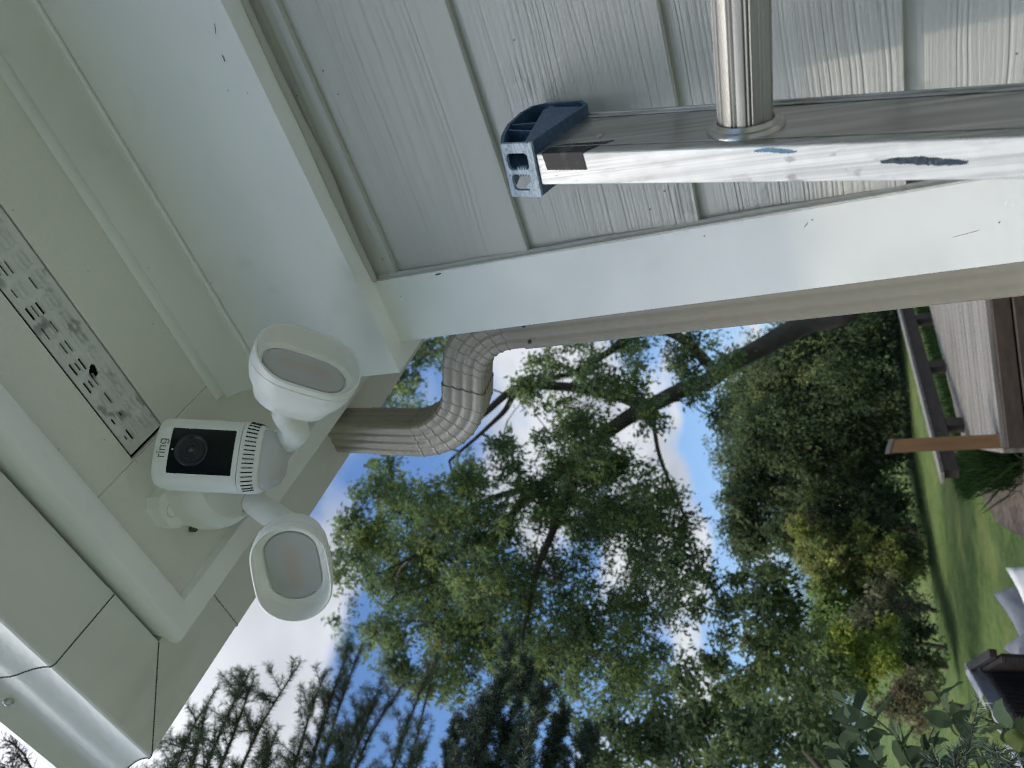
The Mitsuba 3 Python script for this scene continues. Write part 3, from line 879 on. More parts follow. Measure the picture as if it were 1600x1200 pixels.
LL, LW = 0.0971, 0.0619
LIGHTS = (
    (np.array([[-0.7219, 0.1041, 0.6841], [0.3799, 0.8859, 0.2661], [-0.5784, 0.4520, -0.6791]]), np.array([-0.3539, 0.5645, 0.5495]), (0.0, 0.25), 'lamp head beside the corner board'),
    (np.array([[-0.9541, -0.2813, 0.1027], [-0.2211, 0.4303, -0.8752], [0.2020, -0.8577, -0.4727]]), np.array([-0.5419, 0.4502, 0.6007]), (0.15, 0.0), 'lamp head on the gutter side'),
)
for k, (R, c, tilt, _) in enumerate(LIGHTS):
    def lens_c(p, n, uv, R=R, c=c):
        q = [(p.x - float(c[0])), (p.y - float(c[1])), (p.z - float(c[2]))]
        a = q[0] * float(R[0, 0]) + q[1] * float(R[1, 0]) + q[2] * float(R[2, 0])
        b = q[0] * float(R[0, 1]) + q[1] * float(R[1, 1]) + q[2] * float(R[2, 1])
        a = a - dr.clip(a, -0.022, 0.022)
        d = dr.sqrt(a * a + b * b)
        return mix((0.44, 0.39, 0.355), (0.43, 0.432, 0.43), smoothstep(0.004, 0.016, d + 0.003 * noise(p.x * 200, p.y * 200, p.z * 200)))
    scene['m_diffuser_%d' % k] = two(pri(proc(lens_c), 0.30, 0.5))
    oL, oW, H = LL + 0.025, LW + 0.026, 0.0235
    shell = [ring2(0.020, 0.0195, -0.047), ring2(0.036, 0.0330, -0.0465), ring2(0.060, 0.0520, -0.0440), ring2(0.088, 0.0680, -0.0380), ring2(oL - 0.026, oW - 0.018, -0.0280), ring2(oL - 0.010, oW - 0.006, -0.016), ring2(oL - 0.002, oW - 0.001, -0.004), ring2(oL, oW, 0.004)]
    hd = obj('light_head', frame_apply(outward(loft(shell)), R, c), 'm_plastic', cam, 30, label=LIGHTS[k][3])
    th = 0.0026
    hood = [ring2(oL - 2 * th, oW - 2 * th, 0.0044), ring2(oL, oW, 0.0048), ring2(oL + 0.001, oW + 0.001, H - 0.002, *tilt), ring2(oL + 0.0004, oW + 0.0004, H - 0.0006, *tilt), ring2(oL - th, oW - th, H, *tilt), ring2(oL - 2 * th, oW - 2 * th, H - 0.0012, *tilt), ring2(oL - 2 * th - 0.002, oW - 2 * th - 0.002, 0.0046)]
    obj('hood', frame_apply(outward(loft(hood, False)), R, c), 'm_plastic', hd, 50)
    rim = [ring2(oL - 2 * th - 0.0012, oW - 2 * th - 0.0012, 0.0042), ring2(oL - 2 * th - 0.0012, oW - 2 * th - 0.0012, 0.0075), ring2(LL + 0.006, LW + 0.006, 0.0072), ring2(LL + 0.0020, LW + 0.0020, 0.0062), ring2(LL + 0.0016, LW + 0.0016, 0.0010), ring2(LL, LW, 0.0008)]
    obj('rim', frame_apply(loft(rim, False), R, c), 'm_plastic', hd, 30)
    gap = [ring2(LL + 0.0016, LW + 0.0016, 0.0034), ring2(LL - 0.0018, LW - 0.0018, 0.0036)]
    obj('seal', frame_apply(loft(gap, False), R, c), 'm_dark', hd)
    lens = [ring2(LL - 0.0010, LW - 0.0010, 0.0026), ring2(LL - 0.002, LW - 0.002, 0.0064), ring2(LL - 0.006, LW - 0.006, 0.0080), ring2(LL * 0.8, LW * 0.7, 0.0092), ring2(LL * 0.55, LW * 0.35, 0.0098), ring2(LL * 0.46, LW * 0.1, 0.0100)]
    obj('lens', frame_apply(outward(loft(lens)), R, c), 'm_diffuser_%d' % k, hd, True)
# arms: a short swivel out of the base, an elbow and a neck into the lamp's back
def arm(points, radii):
    p = spline(points, 10)
    r = np.interp(np.linspace(0, len(points) - 1, len(p)), range(len(points)), radii)
    obj('arm', tube(p, r, 24), 'm_plastic', cam, True)


for k in range(2):
    R, c, _, _ = LIGHTS[k]
    n_ = R[:, 2]
    back = c - n_ * 0.043
    neck = c - n_ * 0.060
    if k == 0:
        arm([(-0.477, 0.585, 0.701), (-0.460, 0.576, 0.654), (-0.434, 0.564, 0.606), neck, back], [0.0165, 0.0168, 0.0165, 0.0145, 0.0140])
    else:
        arm([(-0.528, 0.539, 0.716), (-0.524, 0.523, 0.687), (np.array((-0.524, 0.523, 0.687)) + neck) / 2, neck, back], [0.0160, 0.0165, 0.0170, 0.0175, 0.0180])
arm([HC - HR[:, 2] * 0.055 + HR[:, 1] * 0.0, HC - HR[:, 2] * 0.075 + HR[:, 1] * 0.004, (BC + [0.01, 0.0, 0.752])], [0.020, 0.021, 0.024])

# ------------------------------------------------------------------ ladder
ladder = thing('extension_ladder', 'worn aluminium ladder leaning on the siding with a blue plastic end cap and black tape', 'ladder')
S = 0.955
u = np.array([0.095, 0.244, 1.0]); u /= np.linalg.norm(u)
e1 = np.array([1, 0, -0.095]); e1 -= u * (e1 @ u); e1 /= np.linalg.norm(e1)
en = np.cross(u, e1)
LR = np.stack([e1, en, u], 1)
LO = np.array([-0.185, 0.62, 0.2245]) * S


def lad(mesh):
    m = mesh.copy()
    m.apply_scale(S)
    return frame_apply(m, LR, LO)


LEN = -1.80
rail_parts = [('rail_flange', cbox(-0.0282, 0.0, -0.0022, 0.0008, LEN, -0.001, 0.0008), 'm_alu'), ('rail_web', cbox(-0.0022, 0.0004, 0.0010, 0.0940, LEN, -0.002, 0.0004), 'm_alu_web'), ('rail_lip', cbox(-0.0200, 0.0032, 0.0942, 0.0975, LEN, -0.004, 0.0006), 'm_alu_web')]
rail = None
for nm, m, mt in rail_parts:
    obj(nm, lad(m), mt, ladder)
obj('rail_bead', lad(join([cbox(0.0006, 0.0018, 0.088, 0.0940, LEN, -0.004, 0.0005), cbox(0.0006, 0.0012, 0.0125, 0.0140, LEN, -0.004, 0.0003)])), 'm_alu_web', ladder)
# the other rail, out of the frame to the right
W_L = 0.40
for nm, m, mt in (('rail_flange', cbox(W_L, W_L + 0.0282, -0.0022, 0.0008, LEN, -0.001, 0.0008), 'm_alu'), ('rail_web', cbox(W_L - 0.0004, W_L + 0.0022, 0.0010, 0.0940, LEN, -0.002, 0.0004), 'm_alu_web'), ('rail_lip', cbox(W_L - 0.0032, W_L + 0.02, 0.0942, 0.0975, LEN, -0.004, 0.0006), 'm_alu_web')):
    obj(nm, lad(m), mt, ladder)


def rung_section(r=0.0218):
    pts = []
    for a in np.linspace(0, 2 * np.pi, 300, endpoint=False):
        rr = r * (1 + 0.0) * (0.98 + 0.02 * math.cos(2 * a))
        for c in (0.45, 1.0, 1.45, 2.1, 2.65, 3.2, 3.75, 4.3, 4.85, 5.4, 5.95):
            for dd in (-0.075, 0.075):
                rr -= 0.0022 * max(0, 1 - abs((a - c + dd + math.pi) % (2 * math.pi) - math.pi) / 0.05)
            rr += 0.0004 * max(0, 1 - abs((a - c + math.pi) % (2 * math.pi) - math.pi) / 0.03)
        x, y = rr * math.cos(a), rr * math.sin(a)
        pts.append((max(x, -r * 0.93), y))
    return np.array(pts)


rs = rung_section()
for k, uz in enumerate((-0.1746, -0.1746 - 0.305, -0.1746 - 0.61, -0.1746 - 0.915, -0.1746 - 1.22)):
    # the stepping face of a rung turns towards the climber's foot
    ca, sa_ = math.cos(0.9), math.sin(0.9)
    sec = rs @ np.array([[ca, -sa_], [sa_, ca]]).T
    R0 = np.stack([np.full(len(sec), 0.0003), sec[:, 0] + 0.0405, sec[:, 1] + uz], 1)
    R1 = R0 + [W_L - 0.0005, 0, 0]
    rg = obj('rung', lad(outward(loft([R0, R1]))), 'm_alu_rung', ladder, 12)
    for side in (0, 1):
        col = trimesh.creation.revolve(np.array([[0.0222, 0.0], [0.0222, 0.0075], [0.0238, 0.0078], [0.0252, 0.0060], [0.0262, 0.0045], [0.0290, 0.0040], [0.0305, 0.0024], [0.0308, 0.0005], [0.0222, 0.0005]]), sections=48)
        v = np.array(col.vertices)
        v = np.stack([v[:, 2] if side == 0 else W_L - v[:, 2], v[:, 0] * 1.0 + 0.0405, v[:, 1] + uz], 1)
        obj('collar', lad(outward(trimesh.Trimesh(v, col.faces, process=False))), 'm_alu_web', rg, 35)


# end cap: hollow blue plastic box, ribs seen through its open side, two slots in its worn front, coloured paler for sky light
def side_poly():
    return sg.Polygon([(-0.0045, 0.0005), (-0.0045, 0.0325), (0.018, 0.0450), (0.050, 0.0570), (0.085, 0.0615), (0.104, 0.0580), (0.1095, 0.046), (0.109, 0.004), (0.098, -0.0075), (0.086, -0.009), (0.07, -0.0065), (0.03, -0.002)])


def extr(poly, a0, a1):
    """shapely polygon in (n, u) extruded along the ladder's width"""
    ms = []
    for g in (poly.geoms if hasattr(poly, 'geoms') else [poly]):
        cs = m3.CrossSection([np.array(g.exterior.coords)[:-1]] + [np.array(i.coords)[:-1] for i in g.interiors], m3.FillRule.EvenOdd)
        m = man(cs.extrude(a1 - a0))
        v = np.array(m.vertices)
        ms.append(trimesh.Trimesh(np.stack([v[:, 2] + a0, v[:, 0], v[:, 1]], 1), m.faces, process=False))
    return join(ms)


sp = side_poly()
cap = 'end_cap'
A0, A1 = -0.0385, 0.0115
shell2 = sp.difference(sp.buffer(-0.0035, join_style=2))
front_cut = sg.box(-0.0046, -0.02, -0.0009, 0.08)
body = extr(shell2.difference(front_cut), A0, A1)
ck = obj('end_cap', lad(body), 'm_blue', ladder, label='blue plastic end cap, scuffed front coloured paler for the light of the sky')
obj('cap_back', lad(extr(sp.buffer(-0.0034, join_style=2), -0.016, -0.0135)), 'm_blue', ck)
inner = sp.buffer(-0.003, join_style=2)
for a, b in (((0.030, 0.008), (0.040, 0.060)), ((0.056, 0.006), (0.052, 0.062))):
    rib = sg.LineString([a, b]).buffer(0.0013, cap_style=2).intersection(inner)
    obj('rib', lad(extr(rib, -0.0134, 0.0100)), 'm_blue', ck)
kk = sg.LineString([(0.072, -0.002), (0.086, 0.030), (0.100, 0.034)]).buffer(0.0030, cap_style=2).intersection(inner)
obj('rib', lad(extr(kk, -0.0134, 0.0108)), 'm_blue', ck)
lowp = sg.Polygon([(0.0, 0.0012), (0.030, 0.0010), (0.072, 0.022), (0.080, 0.030), (0.076, 0.033), (0.0, 0.0062)])
obj('side_plate', lad(extr(sg.Polygon([(-0.0008, 0.002), (-0.0008, 0.0085), (0.088, 0.036), (0.094, 0.030), (0.088, -0.0085), (0.07, -0.006), (0.03, -0.0015)]), 0.0022, 0.0118)), 'm_blue', ck)
fp = sg.box(A0 - 0.0002, 0.0004, A1 + 0.0002, 0.0326)
s1 = sg.box(-0.0130, 0.0068, 0.0028, 0.0290).buffer(-0.004).buffer(0.004, quad_segs=6)
s2 = sg.box(-0.0325, 0.0075, -0.0168, 0.0280).buffer(-0.004).buffer(0.004, quad_segs=6)
for i in range(4):
    t0 = -0.0160 + 0 * i
    s1 = s1.difference(sg.Polygon([(-0.0135, 0.0100 + i * 0.0026), (-0.0095, 0.0113 + i * 0.0026), (-0.0135, 0.0120 + i * 0.0026)]))
    s2 = s2.difference(sg.Polygon([(-0.0163, 0.0095 + i * 0.0028), (-0.0195, 0.0107 + i * 0.0028), (-0.0163, 0.0115 + i * 0.0028)]))
s2 = s2.difference(sg.Polygon([(-0.034, 0.0080), (-0.024, 0.0080), (-0.029, 0.0150)]))
cs = m3.CrossSection([np.array(fp.exterior.coords)[:-1]] + [np.array(g.exterior.coords)[:-1] for g in (s1, s2)], m3.FillRule.EvenOdd)
fm = man(cs.extrude(0.0038))
v = np.array(fm.vertices)
obj('cap_front', lad(outward(trimesh.Trimesh(np.stack([v[:, 0], v[:, 2] - 0.0048, v[:, 1]], 1), fm.faces, process=False))), 'm_blue_front_lit', ck)


def patch(outl, normal_off, th, plane='front'):
    """thin flat piece on the flange (lat, u) or on the web (n, u)"""
    m = man(m3.CrossSection([np.asarray(outl, float)], m3.FillRule.NonZero).extrude(th).refine_to_length(0.004))
    v = np.array(m.vertices)
    if plane == 'front':
        w = np.stack([v[:, 0], -0.0022 - normal_off - v[:, 2], v[:, 1]], 1)
    else:
        w = np.stack([0.0004 + normal_off + v[:, 2], v[:, 0], v[:, 1]], 1)
    return lad(outward(trimesh.Trimesh(w, m.faces, process=False)))


tp = obj('tape', patch([(0.0007, -0.0075), (0.0007, -0.0475), (-0.0148, -0.0492), (-0.0142, -0.0100)], 0.0001, 0.0006), 'm_tape', ladder, label='strip of black cloth tape wrapped over the rail edge')
obj('tape_tail', patch([(-0.0026, -0.0070), (-0.0026, -0.0478), (0.010, -0.055), (0.024, -0.0660), (0.0215, -0.0560), (0.020, -0.040), (0.0195, -0.020), (0.012, -0.008)], 0.0001, 0.0005, 'web'), 'm_tape', tp)
rng = np.random.default_rng(8)


def scuff(l0, u0, l1, u1, w, seed):
    r = np.random.default_rng(seed)
    a, b = np.array([l0, u0]), np.array([l1, u1])
    d = (b - a) / np.linalg.norm(b - a)
    n = np.array([-d[1], d[0]])
    up_, dn = [], []
    for t in np.linspace(0, 1, 26):
        e = (math.sin(math.pi * min(max(t, 0.02), 0.98)) ** 0.4)
        p = a + (b - a) * t + n * 0.0008 * math.sin(t * 5)
        up_.append(p + n * w * e * r.uniform(0.72, 1.1))
        dn.append(p - n * w * e * r.uniform(0.72, 1.1))
    return up_ + dn[::-1]


obj('black_scuff', patch(scuff(-0.0140, -0.2800, -0.0150, -0.3330, 0.0031, 1), 0.0, 0.00025), 'm_scuff', ladder, label='long black paint scuff on the rail face')
obj('blue_scuff', patch(scuff(-0.0035, -0.1925, -0.0040, -0.2235, 0.0019, 2), 0.0, 0.00025), 'm_scuff_blue', ladder, label='short blue green paint scuff on the rail edge')
obj('rivet', lad(trimesh.creation.icosphere(subdivisions=2, radius=0.0035).apply_scale([0.5, 1.6, 1]).apply_translation((0.0008, 0.037, -0.046))), 'm_alu_web', ladder, True)

# ------------------------------------------------------------------ ground
def sheet(poly, z):
    m = man(m3.CrossSection([np.array(p, float) for p in [poly]], m3.FillRule.NonZero).extrude(0.001))
    v = np.array(m.vertices)
    v[:, 2] = np.where(v[:, 2] > 0.0005, z, z - 0.002)
    return trimesh.Trimesh(v, m.faces, process=False)


struct('lawn', sheet([(-1500, -1500), (1500, -1500), (1500, 1500), (-1500, 1500)], GROUND), 'm_lawn', label='mown green lawn behind the house')
struct('gravel_bed', sheet([(-1.2, -3.5), (3.5, -3.5), (3.5, 4.6), (-3.2, 4.6), (-4.860, 5.840, -1.500)[:2], (-6.717, 7.367, -1.500)[:2], (-7.337, 7.421, -1.500)[:2], (-6.990, 6.523, -1.500)[:2], (-6.150, 5.520, -1.500)[:2], (-3.5, 2.5), (-1.6, 1.4)][::-1], GROUND + 0.004), 'm_gravel', label='brown gravel bed by the deck')
struct('bounce_slab', sheet([(-3.4, -7.0), (6.0, -7.0), (6.0, 0.70), (-3.4, 0.70)], GROUND + 0.008), 'm_bounce_slab', label='unseen ground slab added below the eave for bounce light')  # added out of view, reflects light up to the soffit
# far wooded ridge
rng = np.random.default_rng(2)
az = np.radians(np.linspace(-140, 60, 260))
prof_h = 150 + 110 * vfbm(np.stack([az * 4 + 3, az * 0, az * 0], 1), 5, 3)
rows_ = []
for fr, hh, d in ((0, -0.02, 2300), (0.25, 0.35, 2600), (0.5, 0.72, 2900), (0.8, 0.95, 3150), (1, 1.0, 3300)):
    rows_.append(np.stack([d * np.sin(az), d * np.cos(az), GROUND + prof_h * hh * (0.9 + 0.2 * vnoise(np.stack([az * 60, az * 0 + fr * 9, az * 0], 1), 7))], 1))
v = np.vstack(rows_)
f = []
n = len(az)
for i in range(len(rows_) - 1):
    for j in range(n - 1):
        f += [(i * n + j, (i + 1) * n + j, i * n + j + 1), (i * n + j + 1, (i + 1) * n + j, (i + 1) * n + j + 1)]
struct('hill', (v, np.array(f)), 'm_hill', smooth=True, label='distant hazy blue ridge')

# unseen slope added behind the photographer, hides low sky to darken the upper frieze
gx_, gt_ = np.meshgrid(np.linspace(-30, 34, 90), np.linspace(0, 1, 26), indexing='ij')
gy_ = -11.0 - 16.0 * gt_
gz_ = GROUND - 0.2 + 7.8 * np.clip(gt_ * 2.2, 0, 1) ** 0.6 + 1.8 * (vfbm(np.stack([gx_ * 0.35, gy_ * 0.35, gt_ * 2], -1), 4, 31) - 0.5) * np.clip(gt_ * 6, 0, 1)
bank = (np.stack([gx_, gy_, gz_], -1).reshape(-1, 3), np.array([(i * 26 + j, i * 26 + j + 1, (i + 1) * 26 + j + 1, (i + 1) * 26 + j) for i in range(89) for j in range(25)]))
struct('added_slope', bank, 'm_slope', smooth=True, label='unseen green slope added behind the photographer to hold back low sky')
# thin summer air: the far ridge fades to blue
scene['air'] = {'type': 'homogeneous', 'albedo': {'type': 'rgb', 'value': [0.95, 0.95, 0.95]}, 'sigma_t': {'type': 'rgb', 'value': [0.7e-4, 1.1e-4, 1.9e-4]}}
scene['haze'] = {'type': 'cube', 'to_world': T().translate([0, 0, 148]).scale([3700, 3700, 152]), 'bsdf': {'type': 'null'}, 'interior': {'type': 'ref', 'id': 'air'}}
labels['haze'] = {'kind': 'stuff'}
scene['camera']['medium'] = {'type': 'ref', 'id': 'air'}

# ------------------------------------------------------------------ wooden deck with its rail
deck = thing('deck', 'weathered grey plank deck with dark fascia steps and a single corner post', 'deck')
DZ = -1.1
NL = np.array((-4.308, 4.750, -1.100)[:2]); NR_ = np.array((-3.503, 5.434, -1.100)[:2])
FL = np.array((-5.460, 6.117, -1.100)[:2]); FRp = np.array((-5.198, 8.055, -1.100)[:2])
ed = (NR_ - NL) / np.linalg.norm(NR_ - NL)
wd = np.array([-ed[1], ed[0]])
fd = (FRp - FL) / np.linalg.norm(FRp - FL)
quad = sg.Polygon([NL, NL + ed * 3.4, FL + fd * 4.2, FL])
k = 0
s = 0.0
while s < 4.5:
    strip = sg.Polygon([NL + wd * s - ed * 3, NL + wd * s + ed * 7, NL + wd * (s + 0.136) + ed * 7, NL + wd * (s + 0.136) - ed * 3])
    g = quad.intersection(strip)
    if not g.is_empty and g.area > 0.01:
        g = g if g.geom_type == 'Polygon' else max(g.geoms, key=lambda q: q.area)
        cs = m3.CrossSection([np.array(sg.polygon.orient(g).exterior.coords)[:-1]])
        m = man(cs.extrude(0.032))
        m.apply_translation((0, 0, DZ - 0.032 + 0.0015 * (k % 3)))
        obj('plank', m, 'm_wood_grey', deck)
    s += 0.142
    k += 1


def beam(a, b, w, h, bsdf, parent, name, c=0.004):
    """a: top centre start, b: top centre end"""
    a, b = np.array(a, float), np.array(b, float)
    d = b - a
    L = np.linalg.norm(d)
    d /= L
    s_ = np.cross([0, 0, 1.0], d)
    s_ /= np.linalg.norm(s_)
    up_ = np.cross(d, s_)
    m = cbox(0, L, -w / 2, w / 2, -h, 0, c)
    return obj(name, frame_apply(m, np.stack([d, s_, up_], 1), a), bsdf, parent)


def p3(q, z):
    return (float(q[0]), float(q[1]), z)


for i in range(3):
    o = NL - wd * (0.02 + 0.055 * i)
    o2 = o + ed * 3.4
    beam(p3(o, DZ - 0.034 - 0.125 * i), p3(o2, DZ - 0.034 - 0.125 * i), 0.035, 0.118, 'm_wood_dark', deck, 'fascia_board')
o = NL - ed * 0.02
beam(p3(o, DZ - 0.004), p3(FL - ed * 0.02, DZ - 0.004), 0.035, 0.16, 'm_wood_grey', deck, 'side_board')
beam(p3(o, DZ - 0.17), p3(FL - ed * 0.02, DZ - 0.17), 0.033, 0.22, 'm_wood_dark', deck, 'side_board')
# corner post with its sloping weathered top
pc = NL + ed * 0.05 + wd * 0.06
pz = -0.47
q = np.array([[sx * 0.052, sy * 0.052, z] for sx in (-1, 1) for sy in (-1, 1) for z in (DZ - 0.3,)] + [[sx * 0.052, sy * 0.052, pz + 0.09 * (sy < 0) - 0.02 * sx] for sx in (-1, 1) for sy in (-1, 1)])
m = man(m3.Manifold.hull_points(q.astype(np.float64)))
obj('corner_post', frame_apply(m, np.stack([[ed[0], ed[1], 0], [wd[0], wd[1], 0], [0, 0, 1]], 1), p3(pc, 0)), 'm_wood_brown', deck, label='warm brown square post standing at the deck corner')
q2 = np.array([[sx * 0.058, sy * 0.058, pz + 0.09 * (sy < 0) - 0.02 * sx + dz] for sx in (-1, 1) for sy in (-1, 1) for dz in (0.002, 0.035)])
obj('post_cap', frame_apply(man(m3.Manifold.hull_points(q2.astype(np.float64))), np.stack([[ed[0], ed[1], 0], [wd[0], wd[1], 0], [0, 0, 1]], 1), p3(pc, 0)), 'm_wood_grey', deck)
# low rail along the far side
RZ = -0.80
RA, RB = np.array((-5.191, 5.358, -0.800)[:2]), np.array((-5.311, 8.307, -0.800)[:2])
rd = (RB - RA) / np.linalg.norm(RB - RA)
railt = thing('bench_rail', 'low dark timber rail with a pale weathered top running behind the deck', 'rail')
beam(p3(RA, RZ), p3(RB + rd * 2.5, RZ), 0.14, 0.03, 'm_wood_grey', railt, 'top_board')
beam(p3(RA + rd * 0.05, RZ - 0.031), p3(RB + rd * 2.5, RZ - 0.031), 0.09, 0.12, 'm_wood_dark', railt, 'beam')
for t in (0.75, 1.75, 2.75, 3.9):
    c_ = RA + rd * t
    obj('rail_post', box(c_[0] - 0.05, c_[0] + 0.05, c_[1] - 0.055, c_[1] + 0.055, GROUND, RZ - 0.152), 'm_wood_dark', railt)

# ------------------------------------------------------------------ sofa and pillows
sofa = thing('wicker_sofa', 'dark brown wicker garden sofa seen from behind, grey weathered rail along its back', 'sofa')
S1, S2 = np.array((-3.800, 2.546, -0.492)), np.array((-3.387, 2.066, -0.508))
S2[2] = S1[2]
sd = (S2 - S1) / np.linalg.norm(S2 - S1)
sn = np.array([sd[1], -sd[0], 0.0])
if sn @ np.array([0.0, 1.0, 0]) < 0:
    sn = -sn
top = S1[2]
beam(S1, S1 + sd * 1.6, 0.06, 0.095, 'm_pillow_grey', sofa, 'back_rail')
beam(S1 + sn * 0.035 + [0, 0, -0.06], S1 + sn * 0.035 + sd * 1.6 + [0, 0, -0.06], 0.012, 0.62, 'm_wood_dark', sofa, 'back_panel')
SE = np.array((-3.045, 2.119, -0.546))
SE[2] = top
sa_dir = (SE - S1) / np.linalg.norm(SE - S1)
beam(S1, S1 + sa_dir * 0.85, 0.035, 0.03, 'm_wicker', sofa, 'arm')
for i in range(14):
    c_ = S1 + sa_dir * (0.04 + 0.058 * i)
    beam(c_ + [0, 0, -0.05], c_ + [0.001, 0, -0.70], 0.02, 0.044, 'm_wicker', sofa, 'arm_slat', 0.002)
for i in range(26):
    c_ = S1 + sd * (0.03 + 0.06 * i) + sn * 0.05
    beam(c_ + [0, 0, -0.07], c_ + [0.001, 0, -0.70], 0.02, 0.046, 'm_wicker', sofa, 'back_slat', 0.002)
ar = S1 + sn * 0.05
beam(ar + sd * 0.8 + [0, 0, -0.56], ar + sd * 0.8 + sn * 0.75 + [0, 0, -0.56], 1.5, 0.10, 'm_wicker', sofa, 'seat')
for a_, b_ in ((0.03, 0.0), (1.57, 0.0), (0.03, 0.75), (1.57, 0.75)):
    c_ = S1 + sd * a_ + sn * b_
    obj('leg', box(c_[0] - 0.025, c_[0] + 0.025, c_[1] - 0.025, c_[1] + 0.025, GROUND, top - 0.62), 'm_wood_dark', sofa)


def pillow(name, label, c, yaw, pitch, roll, w, bsdf, seed):
    n = 26
    gx, gy = np.meshgrid(np.linspace(-1, 1, n), np.linspace(-1, 1, n), indexing='ij')
    pinch = 1 - 0.10 * (1 - gy ** 2) * np.abs(gx) ** 3
    pinch2 = 1 - 0.10 * (1 - gx ** 2) * np.abs(gy) ** 3
    h = ((1 - gx ** 4) * (1 - gy ** 4)) ** 0.55
    wr = vfbm(np.stack([gx * 2.2 + seed, gy * 2.2, gx * 0], -1), 4, seed) - 0.5
    ms = []
    for s_ in (1, -1):
        v = np.stack([gx * w / 2 * pinch, gy * w / 2 * pinch2, s_ * (0.075 * h * (1 + 0.5 * wr) + 0.004)], -1).reshape(-1, 3)
        f = []
        for i in range(n - 1):
            for j in range(n - 1):
                a, b, c2, d = i * n + j, (i + 1) * n + j, (i + 1) * n + j + 1, i * n + j + 1
                f += [(a, b, c2), (a, c2, d)] if s_ > 0 else [(a, c2, b), (a, d, c2)]
        ms.append(trimesh.Trimesh(v, np.array(f), process=False))
    m = join(ms)
    M = trimesh.transformations.euler_matrix(roll, pitch, yaw, 'sxyz')
    m.apply_transform(M)
    m.apply_translation(c)
    k_ = obj(name, m, bsdf, None, True)
    labels[k_] = {'label': label, 'category': 'pillow'}


pillow('pillow', 'grey square pillow standing on its corner, upper of the two grey ones', (-3.820, 2.921, -0.942), 0.6, 1.25, 0.55, 0.41, 'm_pillow_grey', 1)
pillow('pillow', 'grey pillow leaning lowest against the sofa slats', (-3.764, 2.662, -0.914), 0.9, 1.15, 0.30, 0.41, 'm_pillow_grey', 2)
pillow('pillow', 'crumpled white pillow in front of the grey pillows', (-3.653, 2.871, -0.988), 0.2, 1.3, 0.75, 0.41, 'm_pillow_white', 3)

# ------------------------------------------------------------------ trees
UPV = np.array([0, 0, 1.0])


def wood(parent, name, pts, r0, r1, n=8, sides=9, jit=0.0, seed=0):
    p = spline(pts, n)
    if jit:
        p = p + jit * (np.stack([vnoise(np.stack([p[:, 0] * 2, p[:, 1] * 2, p[:, 2] * 2], 1), seed + q) for q in range(3)], 1) - 0.5)
    r = np.linspace(r0, r1, len(p)) ** 1.0
    obj(name, tube(p, r, sides), 'm_bark', parent, True)
    return p


def twig_tubes(starts, ends, r, rng, sag=0.1):
    ms = []
    for a, b in zip(starts, ends):
        m_ = (a + b) / 2 + rng.normal(size=3) * 0.06 * np.linalg.norm(b - a) + [0, 0, sag * np.linalg.norm(b - a)]
        ms.append(tube(spline([a, m_, b], 4), np.linspace(r, r * 0.4, 9), 4, False))
    return join(ms)


def foliage(blobs, rng, per_m3, leaf_l, leaf_w, cols, spray=0.35, nleaf=26, droop=0.6, flat=0.8, vis=None):
    """Leaf sprays filling the blobs (x, y, z, r). cols: list of linear colours, one picked per spray."""
    parts, seeds = [], []
    for (x, y, z, r) in blobs:
        n = max(4, int(2.6 * per_m3 * r ** 2.2))
        m_ = max(2, n // 5)
        sub = unit(rng, m_) * (rng.random((m_, 1)) ** 0.4) * r * [1, 1, flat]
        q = sub[rng.integers(0, m_, n)] + rng.normal(size=(n, 3)) * r * 0.20
        seeds.append(q + [x, y, z])
    c = np.vstack(seeds)
    n = len(c)
    d = unit(rng, n) * [1, 1, 0.5]
    d[:, 2] -= droop
    d /= np.linalg.norm(d, axis=1, keepdims=True)
    pick = rng.integers(0, len(cols), n)
    base = np.array(cols)[pick] * rng.uniform(0.7, 1.3, (n, 1))
    t = rng.random((n, nleaf))
    pos = c[:, None] + d[:, None] * (t[..., None] - 0.3) * spray + rng.normal(size=(n, nleaf, 3)) * spray * 0.14
    pos[..., 2] -= 0.25 * spray * t ** 2
    pos = pos.reshape(-1, 3)
    ax = (d[:, None] * 0.8 + rng.normal(size=(n, nleaf, 3)) * 0.75).reshape(-1, 3)
    nr = (rng.normal(size=(n * nleaf, 3)) * 0.8 + [0, 0, 0.8])
    col = np.repeat(base, nleaf, 0) * rng.uniform(0.75, 1.25, (n * nleaf, 1))
    k_ = rng.uniform(0.65, 1.25, n * nleaf)
    return leaf_mesh_arrays(pos, ax, nr, leaf_l * k_, leaf_w * k_, col), c


def crown(parent, blobs, seed, per_m3, leaf_l, leaf_w, cols, **kw):
    r = np.random.default_rng(seed)
    arr, c = foliage(blobs, r, per_m3, leaf_l, leaf_w, cols, **kw)
    me, co = cat([arr])
    obj('foliage', me, 'm_leaf', parent, False, color=co, stuff=True)
    return c


